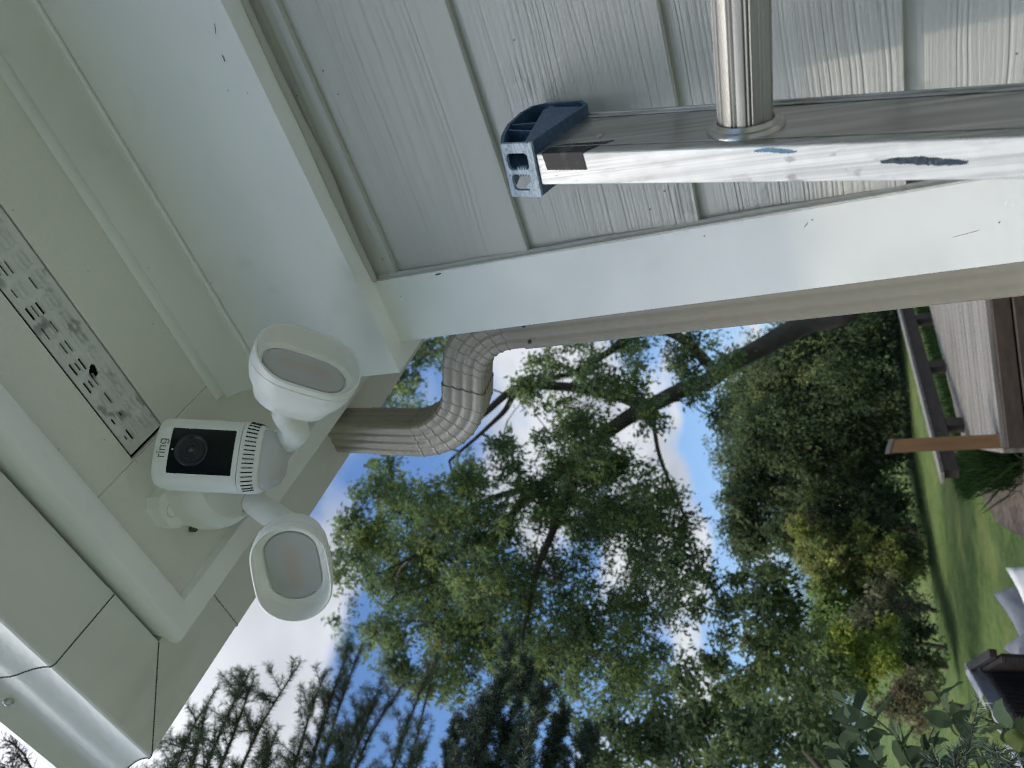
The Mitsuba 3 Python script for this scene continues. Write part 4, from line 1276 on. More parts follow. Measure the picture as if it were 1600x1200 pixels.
# ---- the great tree beside the house
tree = thing('shade_tree', 'tall leafy shade tree with dark leaning trunk and arching limbs behind the downspout', 'tree')
TB = np.array((-7.295, 11.352, 0.423))
tr = wood(tree, 'trunk', [(-6.2, 12.6, -1.55), (-7.157, 11.558, -0.400), (-7.276, 11.363, 0.421), (-7.483, 10.779, 1.435), (-7.616, 10.295, 2.237), (-7.638, 9.800, 3.074)], 0.21, 0.13, 8, 12, 0.10, 3)
l1 = wood(tree, 'limb', [(-7.638, 9.800, 3.074), (-7.621, 9.273, 3.492), (-7.613, 8.683, 3.935), (-7.549, 7.955, 4.356), (-7.461, 7.049, 4.725), (-7.314, 6.596, 4.899)], 0.14, 0.04, 8, 10, 0.10, 5)
l2 = wood(tree, 'limb', [(-7.635, 9.836, 2.966), (-7.279, 9.734, 3.321), (-6.853, 9.406, 3.660), (-6.396, 8.999, 4.165), (-6.059, 8.525, 4.536), (-5.995, 7.822, 4.887)], 0.11, 0.05, 8, 9, 0.08, 7)
l3 = wood(tree, 'limb', [(-7.540, 10.559, 1.809), (-6.997, 11.141, 2.544), (-6.804, 10.844, 3.218), (-6.838, 10.444, 3.627), (-6.852, 10.014, 4.075), (-6.733, 9.683, 4.436)], 0.10, 0.04, 8, 9, 0.08, 9)
l4 = wood(tree, 'limb', [(-6.059, 8.525, 4.536), (-6.154, 8.141, 4.615), (-6.153, 7.773, 4.767), (-6.106, 6.967, 5.151)], 0.055, 0.02, 8, 8, 0.05, 10)
l5 = wood(tree, 'limb', [(-7.613, 9.910, 2.770), (-7.671, 9.466, 2.792), (-7.889, 8.664, 2.589), (-8.152, 8.063, 2.331), (-8.230, 7.734, 2.167)], 0.045, 0.018, 8, 8, 0.06, 11)
l6 = wood(tree, 'limb', [(-7.613, 8.683, 3.935), (-7.747, 7.645, 4.012), (-7.849, 6.824, 4.155), (-7.986, 6.109, 4.209), (-8.079, 5.431, 4.195)], 0.09, 0.025, 8, 8, 0.10, 12)
l7 = wood(tree, 'limb', [(-7.549, 7.955, 4.356), (-7.196, 7.271, 5.030), (-7.037, 6.472, 5.440), (-6.977, 5.932, 5.725)], 0.06, 0.02, 8, 8, 0.08, 13)
TREE_BLOBS = [(-5.83,9.40,6.56,0.45), (-6.14,8.85,7.04,0.51), (-5.57,8.86,5.67,0.31), (-5.62,7.62,5.87,0.34), (-6.06,5.93,5.99,0.44), (-6.52,6.92,6.42,0.36),
    (-6.89,6.87,6.22,0.56), (-6.16,6.50,5.19,0.36), (-6.46,5.37,6.06,0.41), (-8.05,7.11,8.18,0.30), (-7.93,6.88,6.51,0.76), (-6.93,6.62,5.35,0.53),
    (-7.73,5.82,6.46,0.51), (-8.85,6.04,8.07,0.12), (-8.91,5.99,7.61,0.35), (-9.02,6.56,6.66,0.74), (-8.17,5.15,6.24,0.45), (-8.77,5.13,6.05,0.36),
    (-9.25,5.92,5.83,0.66), (-7.10,5.94,4.75,0.64), (-8.67,6.23,5.55,0.79), (-8.18,5.91,4.62,0.59), (-10.17,6.34,5.31,0.69), (-5.63,7.78,4.02,0.33),
    (-6.34,9.74,4.45,0.42), (-6.83,10.37,4.09,0.41), (-6.13,8.54,3.05,0.42), (-6.95,10.69,3.23,0.44), (-7.08,10.73,2.40,0.51), (-5.75,8.38,1.40,0.22),
    (-7.31,9.27,4.21,0.44), (-6.30,7.32,3.29,0.49), (-7.77,8.22,3.56,0.65), (-8.09,7.68,3.32,0.63), (-7.38,7.51,2.69,0.38), (-8.19,7.25,2.73,0.59),
    (-8.99,8.18,4.20,0.68), (-7.50,7.27,4.16,0.47), (-6.65,7.16,4.33,0.38), (-8.97,7.25,4.83,0.66), (-8.92,6.50,3.82,0.72), (-9.81,7.50,3.49,0.73),
    (-8.31,6.76,2.41,0.48), (-8.07,7.52,2.26,0.30), (-8.81,8.94,2.70,0.29), (-7.28,9.21,1.78,0.21), (-7.30,8.94,2.77,0.25), (-6.39,8.72,1.89,0.23),
    (-6.01,7.08,4.34,0.27), (-7.94,8.68,6.16,0.42), (-6.74,6.56,4.63,0.37), (-10.23,6.56,4.58,0.68), (-9.27,5.67,3.49,0.60), (-10.80,7.02,3.47,0.59),
    (-6.64,9.00,2.74,0.36), (-8.64,9.00,4.59,0.58), (-7.57,8.75,3.33,0.38), (-6.48,7.87,4.11,0.21), (-8.44,7.05,6.24,0.56), (-8.49,7.37,5.29,0.49),
    (-7.06,10.29,1.72,0.24), (-7.70,8.93,3.84,0.28), (-7.30,9.36,2.83,0.26), (-7.41,9.83,2.16,0.22), (-7.10,7.97,4.01,0.30)]
tc = crown(tree, TREE_BLOBS, 21, 84, 0.092, 0.040, [(0.145, 0.208, 0.100), (0.175, 0.245, 0.110), (0.21, 0.28, 0.110), (0.150, 0.20, 0.120), (0.25, 0.30, 0.105)], spray=0.36, nleaf=30, droop=0.55)
r = np.random.default_rng(77)
idx = r.choice(len(tc), min(1100, len(tc)), replace=False)
tips = tc[idx]
net = np.vstack([l1, l2, l3, l4, l5, l6, l7])
away = np.min(((tips[:, None] - net[None]) ** 2).sum(-1), 1)
tips = tips[np.argsort(away)]
net = list(net)
ta, tb, depth_ = [], [], [0] * len(net)
for q in tips:                                   # every twig grows from the nearest wood that is already there
    dd_ = ((np.array(net) - q) ** 2).sum(1)
    k_ = int(np.argmin(dd_))
    if dd_[k_] < 1.6 ** 2:
        ta.append(net[k_]); tb.append(q)
        net.append(q)
        depth_.append(depth_[k_] + 1)
tw_ = [tube(spline([a, (a + b) / 2 + r.normal(size=3) * 0.05 * np.linalg.norm(b - a) + [0, 0, 0.08 * np.linalg.norm(b - a)], b], 3), np.linspace(0.020, 0.012, 7) if depth_[-len(ta) + i] < 3 else np.linspace(0.011, 0.005, 7), 4, False) for i, (a, b) in enumerate(zip(ta, tb))]
obj('twigs', join(tw_), 'm_bark', tree, True, stuff=True)

# ---- trees and hedges round the lawn
def bush(name, label, cat_, blobs, seed, per, ll, lw, cols, trunk=None, group=None, back=1.10, foot=None, **kw):
    b = thing(name, label, cat_, group)
    c = crown(b, blobs, seed, per, ll, lw, cols, **kw)
    cb = np.array(blobs)
    low = cb[np.argsort(cb[:, 2])[:max(2, len(cb) // 3)]]
    mid = low[:, :3].mean(0)
    mid = mid * [back, back, 1.0]
    foot = np.array([mid[0], mid[1], GROUND - 0.05]) if foot is None else np.array(foot)
    wood(b, 'trunk', [foot, foot * 0.5 + mid * 0.5 + [0.05, 0.05, 0], mid], trunk or 0.05, 0.03, 6, 8, 0.05, seed)
    r_ = np.random.default_rng(seed + 1)
    ix = r_.choice(len(c), min(80, len(c)), replace=False)
    jx = np.argmin(((c[ix][:, None] - cb[None, :, :3]) ** 2).sum(-1), 1)
    obj('twigs', twig_tubes(cb[jx, :3], c[ix], 0.012, r_), 'm_bark', b, True, stuff=True)
    return b


DK = [(0.098, 0.138, 0.078), (0.140, 0.185, 0.095), (0.19, 0.235, 0.11)]
bush('evergreen_tree', 'dark drooping evergreen with yellowish tips standing behind the bench rail', 'tree', [(-11.55,15.48,1.47,1.02), (-10.86,15.49,0.66,1.00), (-11.35,14.54,0.17,1.13), (-11.30,15.61,-0.59,0.85), (-11.81,13.80,1.28,0.96),
    (-12.75,14.59,0.56,1.19), (-12.60,14.57,-0.37,0.93), (-11.64,14.60,1.77,0.66), (-11.36,15.85,2.00,0.48), (-11.60,14.24,-0.86,0.52),
    (-10.48,15.58,-0.22,0.99), (-10.86,16.28,-0.94,0.69), (-12.72,13.77,-0.80,0.43), (-13.37,14.09,0.20,1.02), (-13.18,13.94,1.20,0.84),
    (-11.89,15.77,2.31,0.59), (-12.58,15.32,2.55,0.60), (-12.99,14.27,2.40,0.65), (-10.94,16.24,1.18,0.59), (-10.41,14.99,1.48,0.48)], 31, 95, 0.12, 0.045, DK + DK + [(0.27, 0.30, 0.12)], droop=0.9, spray=0.6, nleaf=30, trunk=0.25)
bush('evergreen_tree', 'second dark evergreen at the lawn edge, left of the drooping one', 'tree', [(-12.58,13.34,1.86,0.78), (-13.35,13.03,1.23,0.82), (-12.85,12.32,0.38,0.86), (-12.88,12.72,-0.42,0.67), (-12.96,12.40,-0.83,0.41),
    (-13.56,13.03,2.05,0.60), (-13.08,11.78,0.95,0.46), (-13.23,11.91,-0.21,0.63), (-12.62,11.36,-0.85,0.39), (-11.62,13.40,1.89,0.53),
    (-12.74,12.88,2.31,0.58), (-13.81,12.64,2.37,0.60), (-14.02,12.43,2.02,0.46), (-13.03,11.83,1.41,0.40), (-14.37,12.37,-0.84,0.50),
    (-13.08,11.43,-0.30,0.55)], 32, 95, 0.12, 0.05, DK + [(0.055, 0.075, 0.025)], droop=0.8, spray=0.5, nleaf=30, trunk=0.2)
YG = [(0.26, 0.30, 0.09), (0.33, 0.37, 0.11), (0.18, 0.23, 0.075)]
bush('shrub', 'bright yellow green shrub at the lawn edge behind the dark evergreens', 'shrub', [(-12.83,11.37,0.74,0.45), (-12.61,10.84,0.31,0.58), (-12.84,10.87,-0.15,0.65), (-12.62,10.70,-0.67,0.52), (-13.00,11.19,-1.11,0.42),
    (-12.75,11.49,-0.08,0.45), (-12.84,10.53,0.46,0.44), (-13.15,10.65,-0.36,0.45), (-12.31,11.26,0.89,0.35)], 41, 95, 0.10, 0.06, YG + [(0.24, 0.24, 0.10)], droop=0.2, spray=0.35, nleaf=26)
bush('shrub', 'rounded light green shrub standing tallest in the lawn border', 'shrub', [(-12.94,10.21,0.60,0.43), (-13.25,9.92,0.29,0.52), (-13.07,9.40,0.59,0.40), (-13.27,10.41,-0.10,0.39)], 42, 95, 0.10, 0.06, [(0.20, 0.29, 0.10), (0.26, 0.34, 0.11)], droop=0.2, spray=0.35, nleaf=26)
bush('shrub', 'grey brown feathery shrub in the middle of the lawn border', 'shrub', [(-12.44,9.56,-0.35,0.52), (-12.62,9.50,-0.71,0.47), (-12.60,9.10,-0.14,0.46), (-12.64,8.95,-0.59,0.38), (-12.40,9.48,-0.97,0.25)], 43, 95, 0.10, 0.035, [(0.22, 0.225, 0.14), (0.27, 0.26, 0.17), (0.15, 0.17, 0.10)], droop=0.1, spray=0.4, nleaf=28)
bush('shrub', 'vivid lime green shrub catching the sun in the lawn border', 'shrub', [(-11.84,8.08,0.30,0.35), (-12.29,8.48,-0.05,0.39), (-12.47,8.14,0.08,0.39), (-11.99,8.11,-0.33,0.33), (-12.16,7.80,0.44,0.25),
    (-12.32,7.95,-0.16,0.23), (-12.06,8.67,-0.53,0.21)], 44, 110, 0.11, 0.07, [(0.34, 0.42, 0.09), (0.43, 0.48, 0.12), (0.22, 0.29, 0.07)], droop=0.2, spray=0.3, nleaf=24)
bush('shrub', 'dark green shrub at the lawn edge below the lime green one', 'shrub', [(-12.00,8.52,-0.86,0.28), (-12.42,8.45,-1.03,0.26), (-11.87,8.75,-1.03,0.21), (-12.47,8.12,-1.08,0.24), (-12.47,8.34,-0.78,0.26)], 45, 110, 0.10, 0.05, DK + [(0.06, 0.08, 0.03)], droop=0.2, spray=0.3, nleaf=24)
bush('shrub', 'brownish round shrub nearest the sofa in the lawn border', 'shrub', [(-10.79,6.78,-0.50,0.34), (-10.89,6.77,-0.74,0.29), (-11.01,6.61,-0.39,0.29), (-10.71,6.41,-0.74,0.24)], 46, 120, 0.08, 0.035, [(0.28, 0.245, 0.15), (0.34, 0.29, 0.18), (0.19, 0.175, 0.10)], droop=0.1, spray=0.3, nleaf=26)
MG = [(0.12, 0.165, 0.085), (0.16, 0.215, 0.10), (0.20, 0.255, 0.11), (0.24, 0.285, 0.11)]
bush('broadleaf_tree', 'mid green tree behind the border with sky showing through its top', 'tree', [(-8.59,6.92,1.22,0.33), (-9.08,6.75,1.15,0.40), (-9.02,7.02,1.55,0.24), (-9.15,6.93,0.86,0.30), (-9.09,6.37,0.70,0.39), (-9.52,6.43,1.16,0.41),
    (-10.47,6.77,0.90,0.49), (-11.20,6.86,1.45,0.52), (-10.17,6.09,0.72,0.42), (-10.06,6.19,1.61,0.27), (-9.20,7.51,1.98,0.25), (-10.08,7.46,2.01,0.29),
    (-10.61,7.10,2.27,0.39), (-11.31,6.76,2.16,0.47), (-9.44,6.97,2.22,0.23), (-9.75,8.10,1.54,0.29), (-9.98,6.38,0.53,0.35), (-10.58,7.57,1.10,0.39)], 51, 75, 0.11, 0.05, MG, spray=0.36, nleaf=30, trunk=0.05, back=1.4)
bush('broadleaf_tree', 'deep shaded leafy tree rising at the far left of the garden', 'tree', [(-6.61,4.12,1.64,0.25), (-7.82,4.45,2.12,0.37), (-7.30,4.05,1.63,0.34), (-7.69,3.99,2.25,0.36), (-7.48,3.79,1.77,0.35), (-7.07,3.82,1.26,0.31),
    (-7.37,4.09,1.01,0.33), (-6.71,3.36,1.24,0.27), (-6.71,3.43,0.86,0.29), (-7.22,3.92,2.41,0.26), (-7.24,3.58,2.49,0.30), (-7.68,3.97,3.05,0.24),
    (-6.53,3.71,0.63,0.27), (-7.60,4.00,0.61,0.33), (-7.38,4.17,0.35,0.30), (-7.70,4.02,0.32,0.31)], 52, 110, 0.085, 0.045, DK + MG[:3], spray=0.32, nleaf=26, trunk=0.07, back=1.0, foot=(-8.2, 1.6, GROUND - 0.05))


# ---- cedars close on the left: arching boughs with needle tufts
def cedar(name, label, trunk_pts, boughs, seed, needle=0.036, width=0.0026, dens=520, cols=((0.080, 0.122, 0.088), (0.11, 0.155, 0.105), (0.135, 0.178, 0.112), (0.16, 0.195, 0.10)), r0=0.09, shoot=0.24, nsh=7):
    t_ = thing(name, label, 'tree')
    rg_ = np.random.default_rng(seed)
    tp_ = None
    if trunk_pts is not None:
        tp_ = wood(t_, 'trunk', trunk_pts, r0, r0 * 0.45, 8, 9, 0.02, seed)
    P, A, N, C = [], [], [], []
    tw = []
    for bi, (pts, br, fl) in enumerate(boughs):
        if tp_ is not None:                      # the bough leaves the trunk a little below and swings out
            pts = [tp_[np.argmin(((tp_ - np.array(pts[0]) + [0, 0, 0.15]) ** 2).sum(1))]] + list(pts)
        p = spline(pts, 10)
        obj('bough', tube(p, np.linspace(br * 1.3, br * 0.3, len(p)), 7), 'm_bark', t_, True)
        L = np.linalg.norm(p[-1] - p[0])
        d0 = (p[-1] - p[0]) / L
        curves = [p[int(len(p) * 0.15):]]
        for s_ in range(int(2.3 * nsh * fl)):
            i = rg_.integers(int(len(p) * (0.22 if tp_ is not None else 0.1)), len(p) - 2)
            side = rg_.normal(size=3)
            side -= d0 * (side @ d0)
            side /= np.linalg.norm(side)
            dd = d0 * rg_.uniform(0.5, 1.2) + side * rg_.uniform(0.3, 0.8) + UPV * rg_.uniform(-0.15, 0.35)
            dd /= np.linalg.norm(dd)
            ln = shoot * rg_.uniform(0.5, 1.3) * (1.0 - 0.55 * i / len(p))
            q = p[i] + dd * np.linspace(0, 1, 7)[:, None] * ln + UPV * (np.linspace(0, 1, 7)[:, None] ** 2) * ln * rg_.uniform(-0.25, 0.15)
            curves.append(q)
            tw.append(tube(q, np.linspace(br * 0.35, 0.0012, 7), 4, False))
            for _ in range(3):
                j = rg_.integers(1, 6)
                d4 = dd + rg_.normal(size=3) * 0.5
                d4 /= np.linalg.norm(d4)
                q2 = q[j] + d4 * np.linspace(0, 1, 4)[:, None] * ln * rg_.uniform(0.25, 0.5)
                curves.append(q2)
                tw.append(tube(q2, np.linspace(0.002, 0.0008, 4), 3, False))
        for q in curves:
            seg = np.linalg.norm(np.diff(q, axis=0), axis=1)
            ln = seg.sum()
            n_ = max(6, int(ln * dens))
            s_ = np.sort(rg_.random(n_)) * (len(q) - 1)
            i0 = np.minimum(s_.astype(int), len(q) - 2)
            fr = (s_ - i0)[:, None]
            pos = q[i0] * (1 - fr) + q[i0 + 1] * fr
            tan = q[i0 + 1] - q[i0]
            tan /= np.linalg.norm(tan, axis=1, keepdims=True)
            ax = rg_.normal(size=(n_, 3))
            ax -= tan * (ax * tan).sum(1, keepdims=True)
            ax /= np.linalg.norm(ax, axis=1, keepdims=True)
            ax = ax + tan * rg_.uniform(0.3, 1.1, (n_, 1))
            P.append(pos); A.append(ax); N.append(rg_.normal(size=(n_, 3)))
            tip = (s_ / (len(q) - 1))[:, None] ** 3
            base = np.array(cols)[rg_.integers(0, len(cols))]
            C.append((base[None] * (1 - 0.6 * tip) + np.array([0.15, 0.21, 0.11])[None] * 0.6 * tip) * rg_.uniform(0.7, 1.3, (n_, 1)))
    P, A, N, C = map(np.vstack, (P, A, N, C))
    k_ = rg_.uniform(0.6, 1.2, len(P))
    me, co = cat([leaf_mesh_arrays(P, A, N, needle * k_, width, C, 0.0)])
    obj('needles', me, 'm_needle', t_, False, color=co, stuff=True)
    if tw:
        obj('twigs', join(tw), 'm_bark', t_, True, stuff=True)
    return t_


cedar('cedar_tree', 'dark cedar with feathery boughs reaching in below the cloud, next to the gutter corner', [(-4.9, 1.2, -1.5), (-4.85, 1.2, 1.5), (-4.7, 1.25, 4.5), (-4.6, 1.3, 6.8)],
      [([(-2.955, 0.771, 3.027), (-2.808, 0.935, 2.980), (-2.712, 1.189, 2.978), (-2.656, 1.429, 2.923)], 0.012, 1.0), ([(-3.075, 0.820, 3.038), (-2.932, 1.057, 2.963), (-2.830, 1.360, 2.938), (-2.754, 1.596, 2.891)], 0.013, 1.1),
       ([(-2.905, 0.788, 2.784), (-2.837, 1.005, 2.784), (-2.762, 1.240, 2.765), (-2.656, 1.497, 2.741)], 0.013, 1.5), ([(-3.104, 0.862, 2.848), (-3.024, 1.118, 2.845), (-2.940, 1.404, 2.806), (-2.863, 1.721, 2.707)], 0.012, 1.2),
       ([(-2.788, 0.714, 2.778), (-2.715, 0.888, 2.800), (-2.647, 1.081, 2.797), (-2.550, 1.273, 2.806)], 0.012, 1.2), ([(-3.118, 0.868, 2.677), (-3.036, 1.085, 2.691), (-2.973, 1.237, 2.696), (-2.922, 1.390, 2.678)], 0.011, 1.0),
       ([(-3.226, 0.883, 2.859), (-3.175, 1.067, 2.854), (-3.135, 1.205, 2.843), (-3.134, 1.344, 2.780)], 0.011, 1.0), ([(-3.000, 0.700, 3.416), (-2.931, 0.901, 3.429), (-2.874, 1.061, 3.432), (-2.868, 1.167, 3.402)], 0.010, 1.3)], 61, nsh=6)
cedar('cedar_tree', 'dense dark cedar whose boughs stand against the shade tree at the left', [(-4.6, 0.6, -1.5), (-4.6, 0.65, 1.5), (-4.5, 0.7, 4.2)],
      [([(-3.491, 0.999, 2.824), (-3.396, 1.271, 2.830), (-3.267, 1.592, 2.820), (-3.157, 1.855, 2.784)], 0.013, 1.6), ([(-3.447, 0.999, 2.714), (-3.340, 1.326, 2.708), (-3.212, 1.648, 2.686), (-3.068, 1.979, 2.631)], 0.014, 1.8),
       ([(-3.642, 1.071, 2.771), (-3.533, 1.380, 2.776), (-3.398, 1.712, 2.760), (-3.236, 2.089, 2.693)], 0.014, 1.6), ([(-3.456, 1.033, 2.520), (-3.371, 1.303, 2.509), (-3.291, 1.572, 2.461), (-3.211, 1.786, 2.421)], 0.013, 1.8),
       ([(-3.628, 1.091, 2.609), (-3.569, 1.323, 2.583), (-3.472, 1.627, 2.541), (-3.393, 1.957, 2.412)], 0.012, 1.4), ([(-3.347, 0.990, 2.511), (-3.290, 1.203, 2.493), (-3.220, 1.428, 2.466), (-3.166, 1.611, 2.423)], 0.013, 1.8),
       ([(-3.808, 1.186, 2.487), (-3.718, 1.478, 2.467), (-3.596, 1.825, 2.414), (-3.494, 2.094, 2.345)], 0.013, 1.8), ([(-3.927, 1.238, 2.467), (-3.836, 1.539, 2.440), (-3.687, 1.919, 2.402), (-3.523, 2.244, 2.365)], 0.013, 1.5),
       ([(-3.695, 1.171, 2.285), (-3.635, 1.400, 2.253), (-3.570, 1.572, 2.244), (-3.532, 1.698, 2.212)], 0.012, 1.3)], 62, nsh=7)
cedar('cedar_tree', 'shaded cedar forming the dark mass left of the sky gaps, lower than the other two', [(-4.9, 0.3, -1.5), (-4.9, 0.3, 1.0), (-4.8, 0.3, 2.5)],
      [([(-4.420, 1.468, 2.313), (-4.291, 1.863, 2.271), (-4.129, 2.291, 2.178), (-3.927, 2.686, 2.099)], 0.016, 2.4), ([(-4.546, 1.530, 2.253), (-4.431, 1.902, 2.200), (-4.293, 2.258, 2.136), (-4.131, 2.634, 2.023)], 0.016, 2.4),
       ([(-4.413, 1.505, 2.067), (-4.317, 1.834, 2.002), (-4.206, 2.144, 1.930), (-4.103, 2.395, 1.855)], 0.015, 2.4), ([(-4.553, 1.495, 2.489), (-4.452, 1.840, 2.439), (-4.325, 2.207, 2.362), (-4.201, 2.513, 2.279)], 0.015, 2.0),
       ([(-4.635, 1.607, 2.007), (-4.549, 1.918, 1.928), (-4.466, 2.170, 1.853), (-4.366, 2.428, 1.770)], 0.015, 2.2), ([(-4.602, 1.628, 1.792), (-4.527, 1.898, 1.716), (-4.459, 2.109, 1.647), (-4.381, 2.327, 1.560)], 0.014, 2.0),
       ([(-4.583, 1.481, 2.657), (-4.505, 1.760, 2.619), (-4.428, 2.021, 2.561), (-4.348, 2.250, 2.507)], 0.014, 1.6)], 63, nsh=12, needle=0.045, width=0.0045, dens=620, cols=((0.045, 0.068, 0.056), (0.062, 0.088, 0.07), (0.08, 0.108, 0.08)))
# a twig of the first cedar's neighbour beyond the gutter lip
cedar('larch_branch', 'thin brown twig with long sparse needles beyond the outer gutter lip', None,
      [([(-2.206, 0.557, 2.790), (-2.096, 0.657, 2.852), (-1.996, 0.719, 2.908), (-1.928, 0.737, 2.950)], 0.006, 1.2), ([(-2.204, 0.559, 2.919), (-2.124, 0.632, 2.963), (-2.064, 0.683, 2.994), (-2.030, 0.712, 3.010)], 0.006, 1.0)], 64, needle=0.055, width=0.0022, dens=110, shoot=0.10, nsh=5, cols=((0.03, 0.04, 0.03), (0.05, 0.05, 0.035)))
labels['larch_branch']['category'] = 'branch'

# ---- young fir tip at the lower left, close
cedar('young_fir', 'small blue green fir tip rising in front of the broad leaved shrub', None,
      [([(-1.462, 0.638, -0.120), (-1.376, 0.701, -0.138), (-1.316, 0.745, -0.154), (-1.263, 0.791, -0.173)], 0.0022, 0.3), ([(-1.449, 0.646, -0.205), (-1.375, 0.688, -0.195), (-1.331, 0.710, -0.189), (-1.299, 0.727, -0.186)], 0.0022, 1.0),
       ([(-1.420, 0.615, -0.094), (-1.391, 0.674, -0.112), (-1.345, 0.698, -0.122), (-1.314, 0.713, -0.128)], 0.0022, 0.8)], 65, needle=0.024, width=0.0015, dens=800, shoot=0.05, nsh=4, cols=((0.11, 0.15, 0.135), (0.14, 0.18, 0.16), (0.09, 0.12, 0.10)), r0=0.01)
# ---- fir spray in the shade at the bottom edge
cedar('young_fir', 'faint needled fir shoot at the middle of the left border, deep in shade', None,
      [([(-2.244, 0.844, 1.006), (-2.201, 0.957, 0.999), (-2.158, 1.058, 0.992), (-2.111, 1.167, 0.971)], 0.004, 0.5)], 66, needle=0.032, width=0.0022, dens=500, shoot=0.05, nsh=4, cols=((0.10, 0.13, 0.11), (0.13, 0.16, 0.13)))

# ---- broad leaved shrub at the lower left
shrub = thing('broad_leaved_shrub', 'broad leaved shrub with paired oval leaves on arching stems at the lower left', 'shrub')
n = 9
lx = np.linspace(0, 1, n)
lw_ = np.sin(np.pi * lx ** 0.8) ** 0.9 * 0.30
lv = []
for i in range(n):
    for s_, e in ((-1, 1), (0, 0), (1, 1)):
        lv.append((s_ * lw_[i], lx[i], 0.10 * abs(s_) * lw_[i] * 3 * 0.6 - 0.16 * lx[i] ** 2 + 0.05 * math.sin(lx[i] * 9) * e))
lf = []
for i in range(n - 1):
    for j in range(2):
        a = i * 3 + j
        lf += [(a, a + 1, a + 4), (a, a + 4, a + 3)]
leaf_v, leaf_f = np.array(lv), np.array(lf)


def leafm(k, a, b):
    scene['m_big_leaf_%d' % k] = {'type': 'principledthin', 'base_color': rgb(*a), 'roughness': 0.45, 'diff_trans': b, 'eta': 1.4}


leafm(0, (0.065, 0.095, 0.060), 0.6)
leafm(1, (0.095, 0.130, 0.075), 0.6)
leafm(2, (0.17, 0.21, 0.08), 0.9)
LEAFS = [mikit.ply((leaf_v, leaf_f), 'm_big_leaf_%d' % k, True) for k in range(3)]
rg_ = np.random.default_rng(91)
stems = [([(-2.101, 0.917, -0.180), (-1.944, 1.024, -0.115), (-1.856, 1.085, -0.028), (-1.792, 1.093, 0.062)], 0), ([(-2.021, 0.866, -0.068), (-1.963, 0.993, -0.036), (-1.932, 1.052, -0.008), (-1.904, 1.102, -0.002)], 0),
         ([(-1.832, 0.787, -0.155), (-1.789, 0.888, -0.111), (-1.763, 0.940, -0.082), (-1.734, 0.995, -0.063)], 0), ([(-2.181, 0.965, -0.269), (-2.104, 1.125, -0.256), (-2.059, 1.214, -0.213), (-2.023, 1.280, -0.178)], 1),
         ([(-1.881, 0.882, -0.309), (-1.827, 0.988, -0.307), (-1.794, 1.053, -0.283), (-1.788, 1.075, -0.238)], 1), ([(-2.262, 1.010, -0.334), (-2.207, 1.135, -0.303), (-2.169, 1.213, -0.273), (-2.126, 1.293, -0.241)], 0),
         ([(-1.664, 0.848, -0.349), (-1.640, 0.905, -0.321), (-1.628, 0.934, -0.295), (-1.619, 0.963, -0.247)], 1), ([(-2.120, 0.892, 0.028), (-2.068, 1.005, 0.031), (-2.043, 1.056, 0.041), (-2.015, 1.106, 0.067)], 0),
         ([(-2.004, 0.873, -0.244), (-1.960, 0.982, -0.188), (-1.939, 1.027, -0.156), (-1.917, 1.073, -0.122)], 0), ([(-2.379, 1.034, -0.173), (-2.318, 1.169, -0.147), (-2.263, 1.269, -0.161), (-2.206, 1.358, -0.221)], 1)]
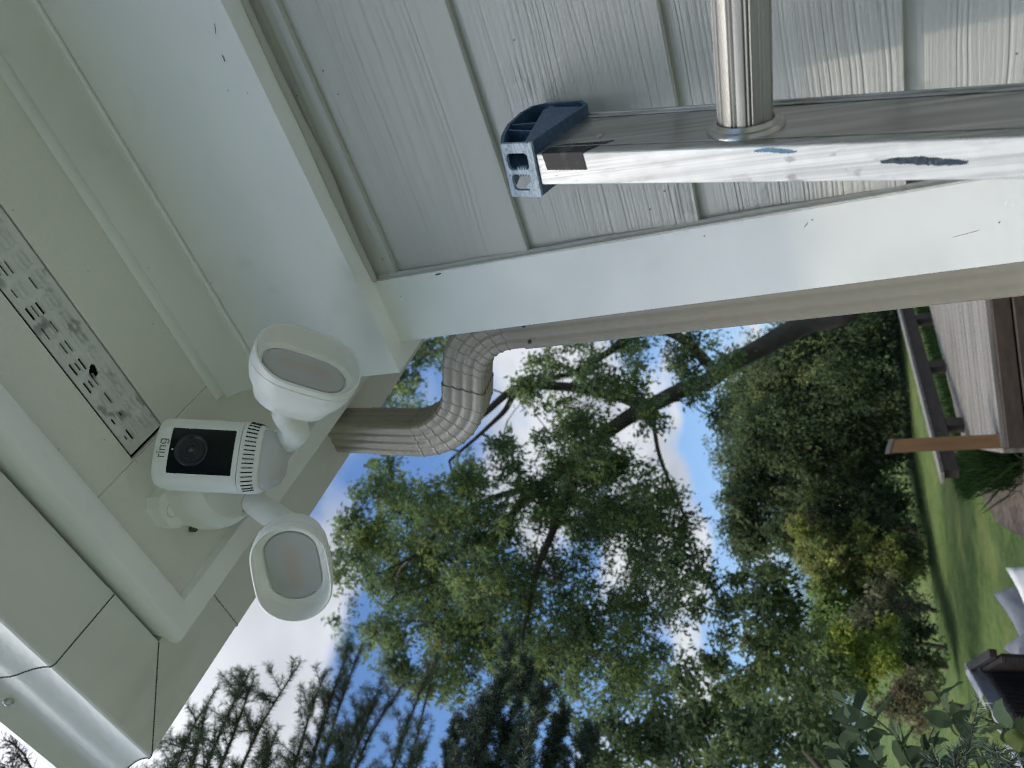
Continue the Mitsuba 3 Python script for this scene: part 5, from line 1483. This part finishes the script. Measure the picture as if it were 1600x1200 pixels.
for pts, lit in stems:
    p = spline(pts, 8)
    obj('stem', tube(p, np.linspace(0.0035, 0.0016, len(p)), 6), 'm_big_leaf_1', shrub, True)
    tan = np.gradient(p, axis=0)
    for i in range(4, len(p), 3):
        t_ = tan[i] / np.linalg.norm(tan[i])
        s0 = np.cross(t_, rg_.normal(size=3))
        s0 /= np.linalg.norm(s0)
        for sg_ in (1, -1):
            d = s0 * sg_ * 0.9 + t_ * 0.6 + UPV * rg_.uniform(-0.5, 0.25)
            d /= np.linalg.norm(d)
            nz = UPV + rg_.normal(size=3) * 0.5
            sx = np.cross(d, nz)
            sx /= np.linalg.norm(sx)
            nz = np.cross(sx, d)
            sc2 = rg_.uniform(0.045, 0.085)
            M = np.eye(4)
            M[:3, 0], M[:3, 1], M[:3, 2], M[:3, 3] = sx * sc2, d * sc2, nz * sc2, p[i]
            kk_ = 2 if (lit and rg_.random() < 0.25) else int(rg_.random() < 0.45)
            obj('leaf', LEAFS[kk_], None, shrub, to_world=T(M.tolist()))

# ---- ornamental grass by the rail end and a shaded bank behind the deck
def grass(name, label, centers, seed, h, n_, cols, spread, cat_='grass', kind=None):
    rg2 = np.random.default_rng(seed)
    c = np.array(centers)[rg2.integers(0, len(centers), n_)]
    pos = c + np.concatenate([rg2.normal(size=(n_, 2)) * spread, np.zeros((n_, 1))], 1)
    ax = np.concatenate([rg2.normal(size=(n_, 2)) * 0.45, np.ones((n_, 1))], 1)
    nr = rg2.normal(size=(n_, 3)) * [1, 1, 0.2]
    col = np.array(cols)[rg2.integers(0, len(cols), n_)] * rg2.uniform(0.7, 1.3, (n_, 1))
    k_ = rg2.uniform(0.5, 1.1, n_)
    me, co = cat([leaf_mesh_arrays(pos, ax, nr, h * k_, 0.012, col, 0.1)])
    key = obj(name, me, 'm_leaf', None, False, color=co)
    labels[key] = {'label': label, 'category': cat_, 'kind': 'stuff'}


GC = [(0.035, 0.075, 0.022), (0.05, 0.10, 0.03), (0.028, 0.055, 0.02)]
pa, pb = np.array(RA), np.array(RB)
grass('tall_grass', 'dark green tall grass filling the gap under the bench rail', [(*(pa + (pb - pa) * t + np.array([-0.22 - 0.4 * s_, 0.25 + 0.45 * s_])), GROUND) for t in np.linspace(0.10, 1.3, 14) for s_ in (0, 1)], 71, 0.42, 14000, GC, 0.13)
grass('grass_clump', 'clump of dark arching grass at the left end of the bench rail', [(*(-7.636, 8.019, -1.500)[:2], GROUND), (*(-7.595, 7.776, -1.500)[:2], GROUND), (*(-6.940, 7.226, -1.500)[:2], GROUND)], 72, 0.22, 1300, GC, 0.09)
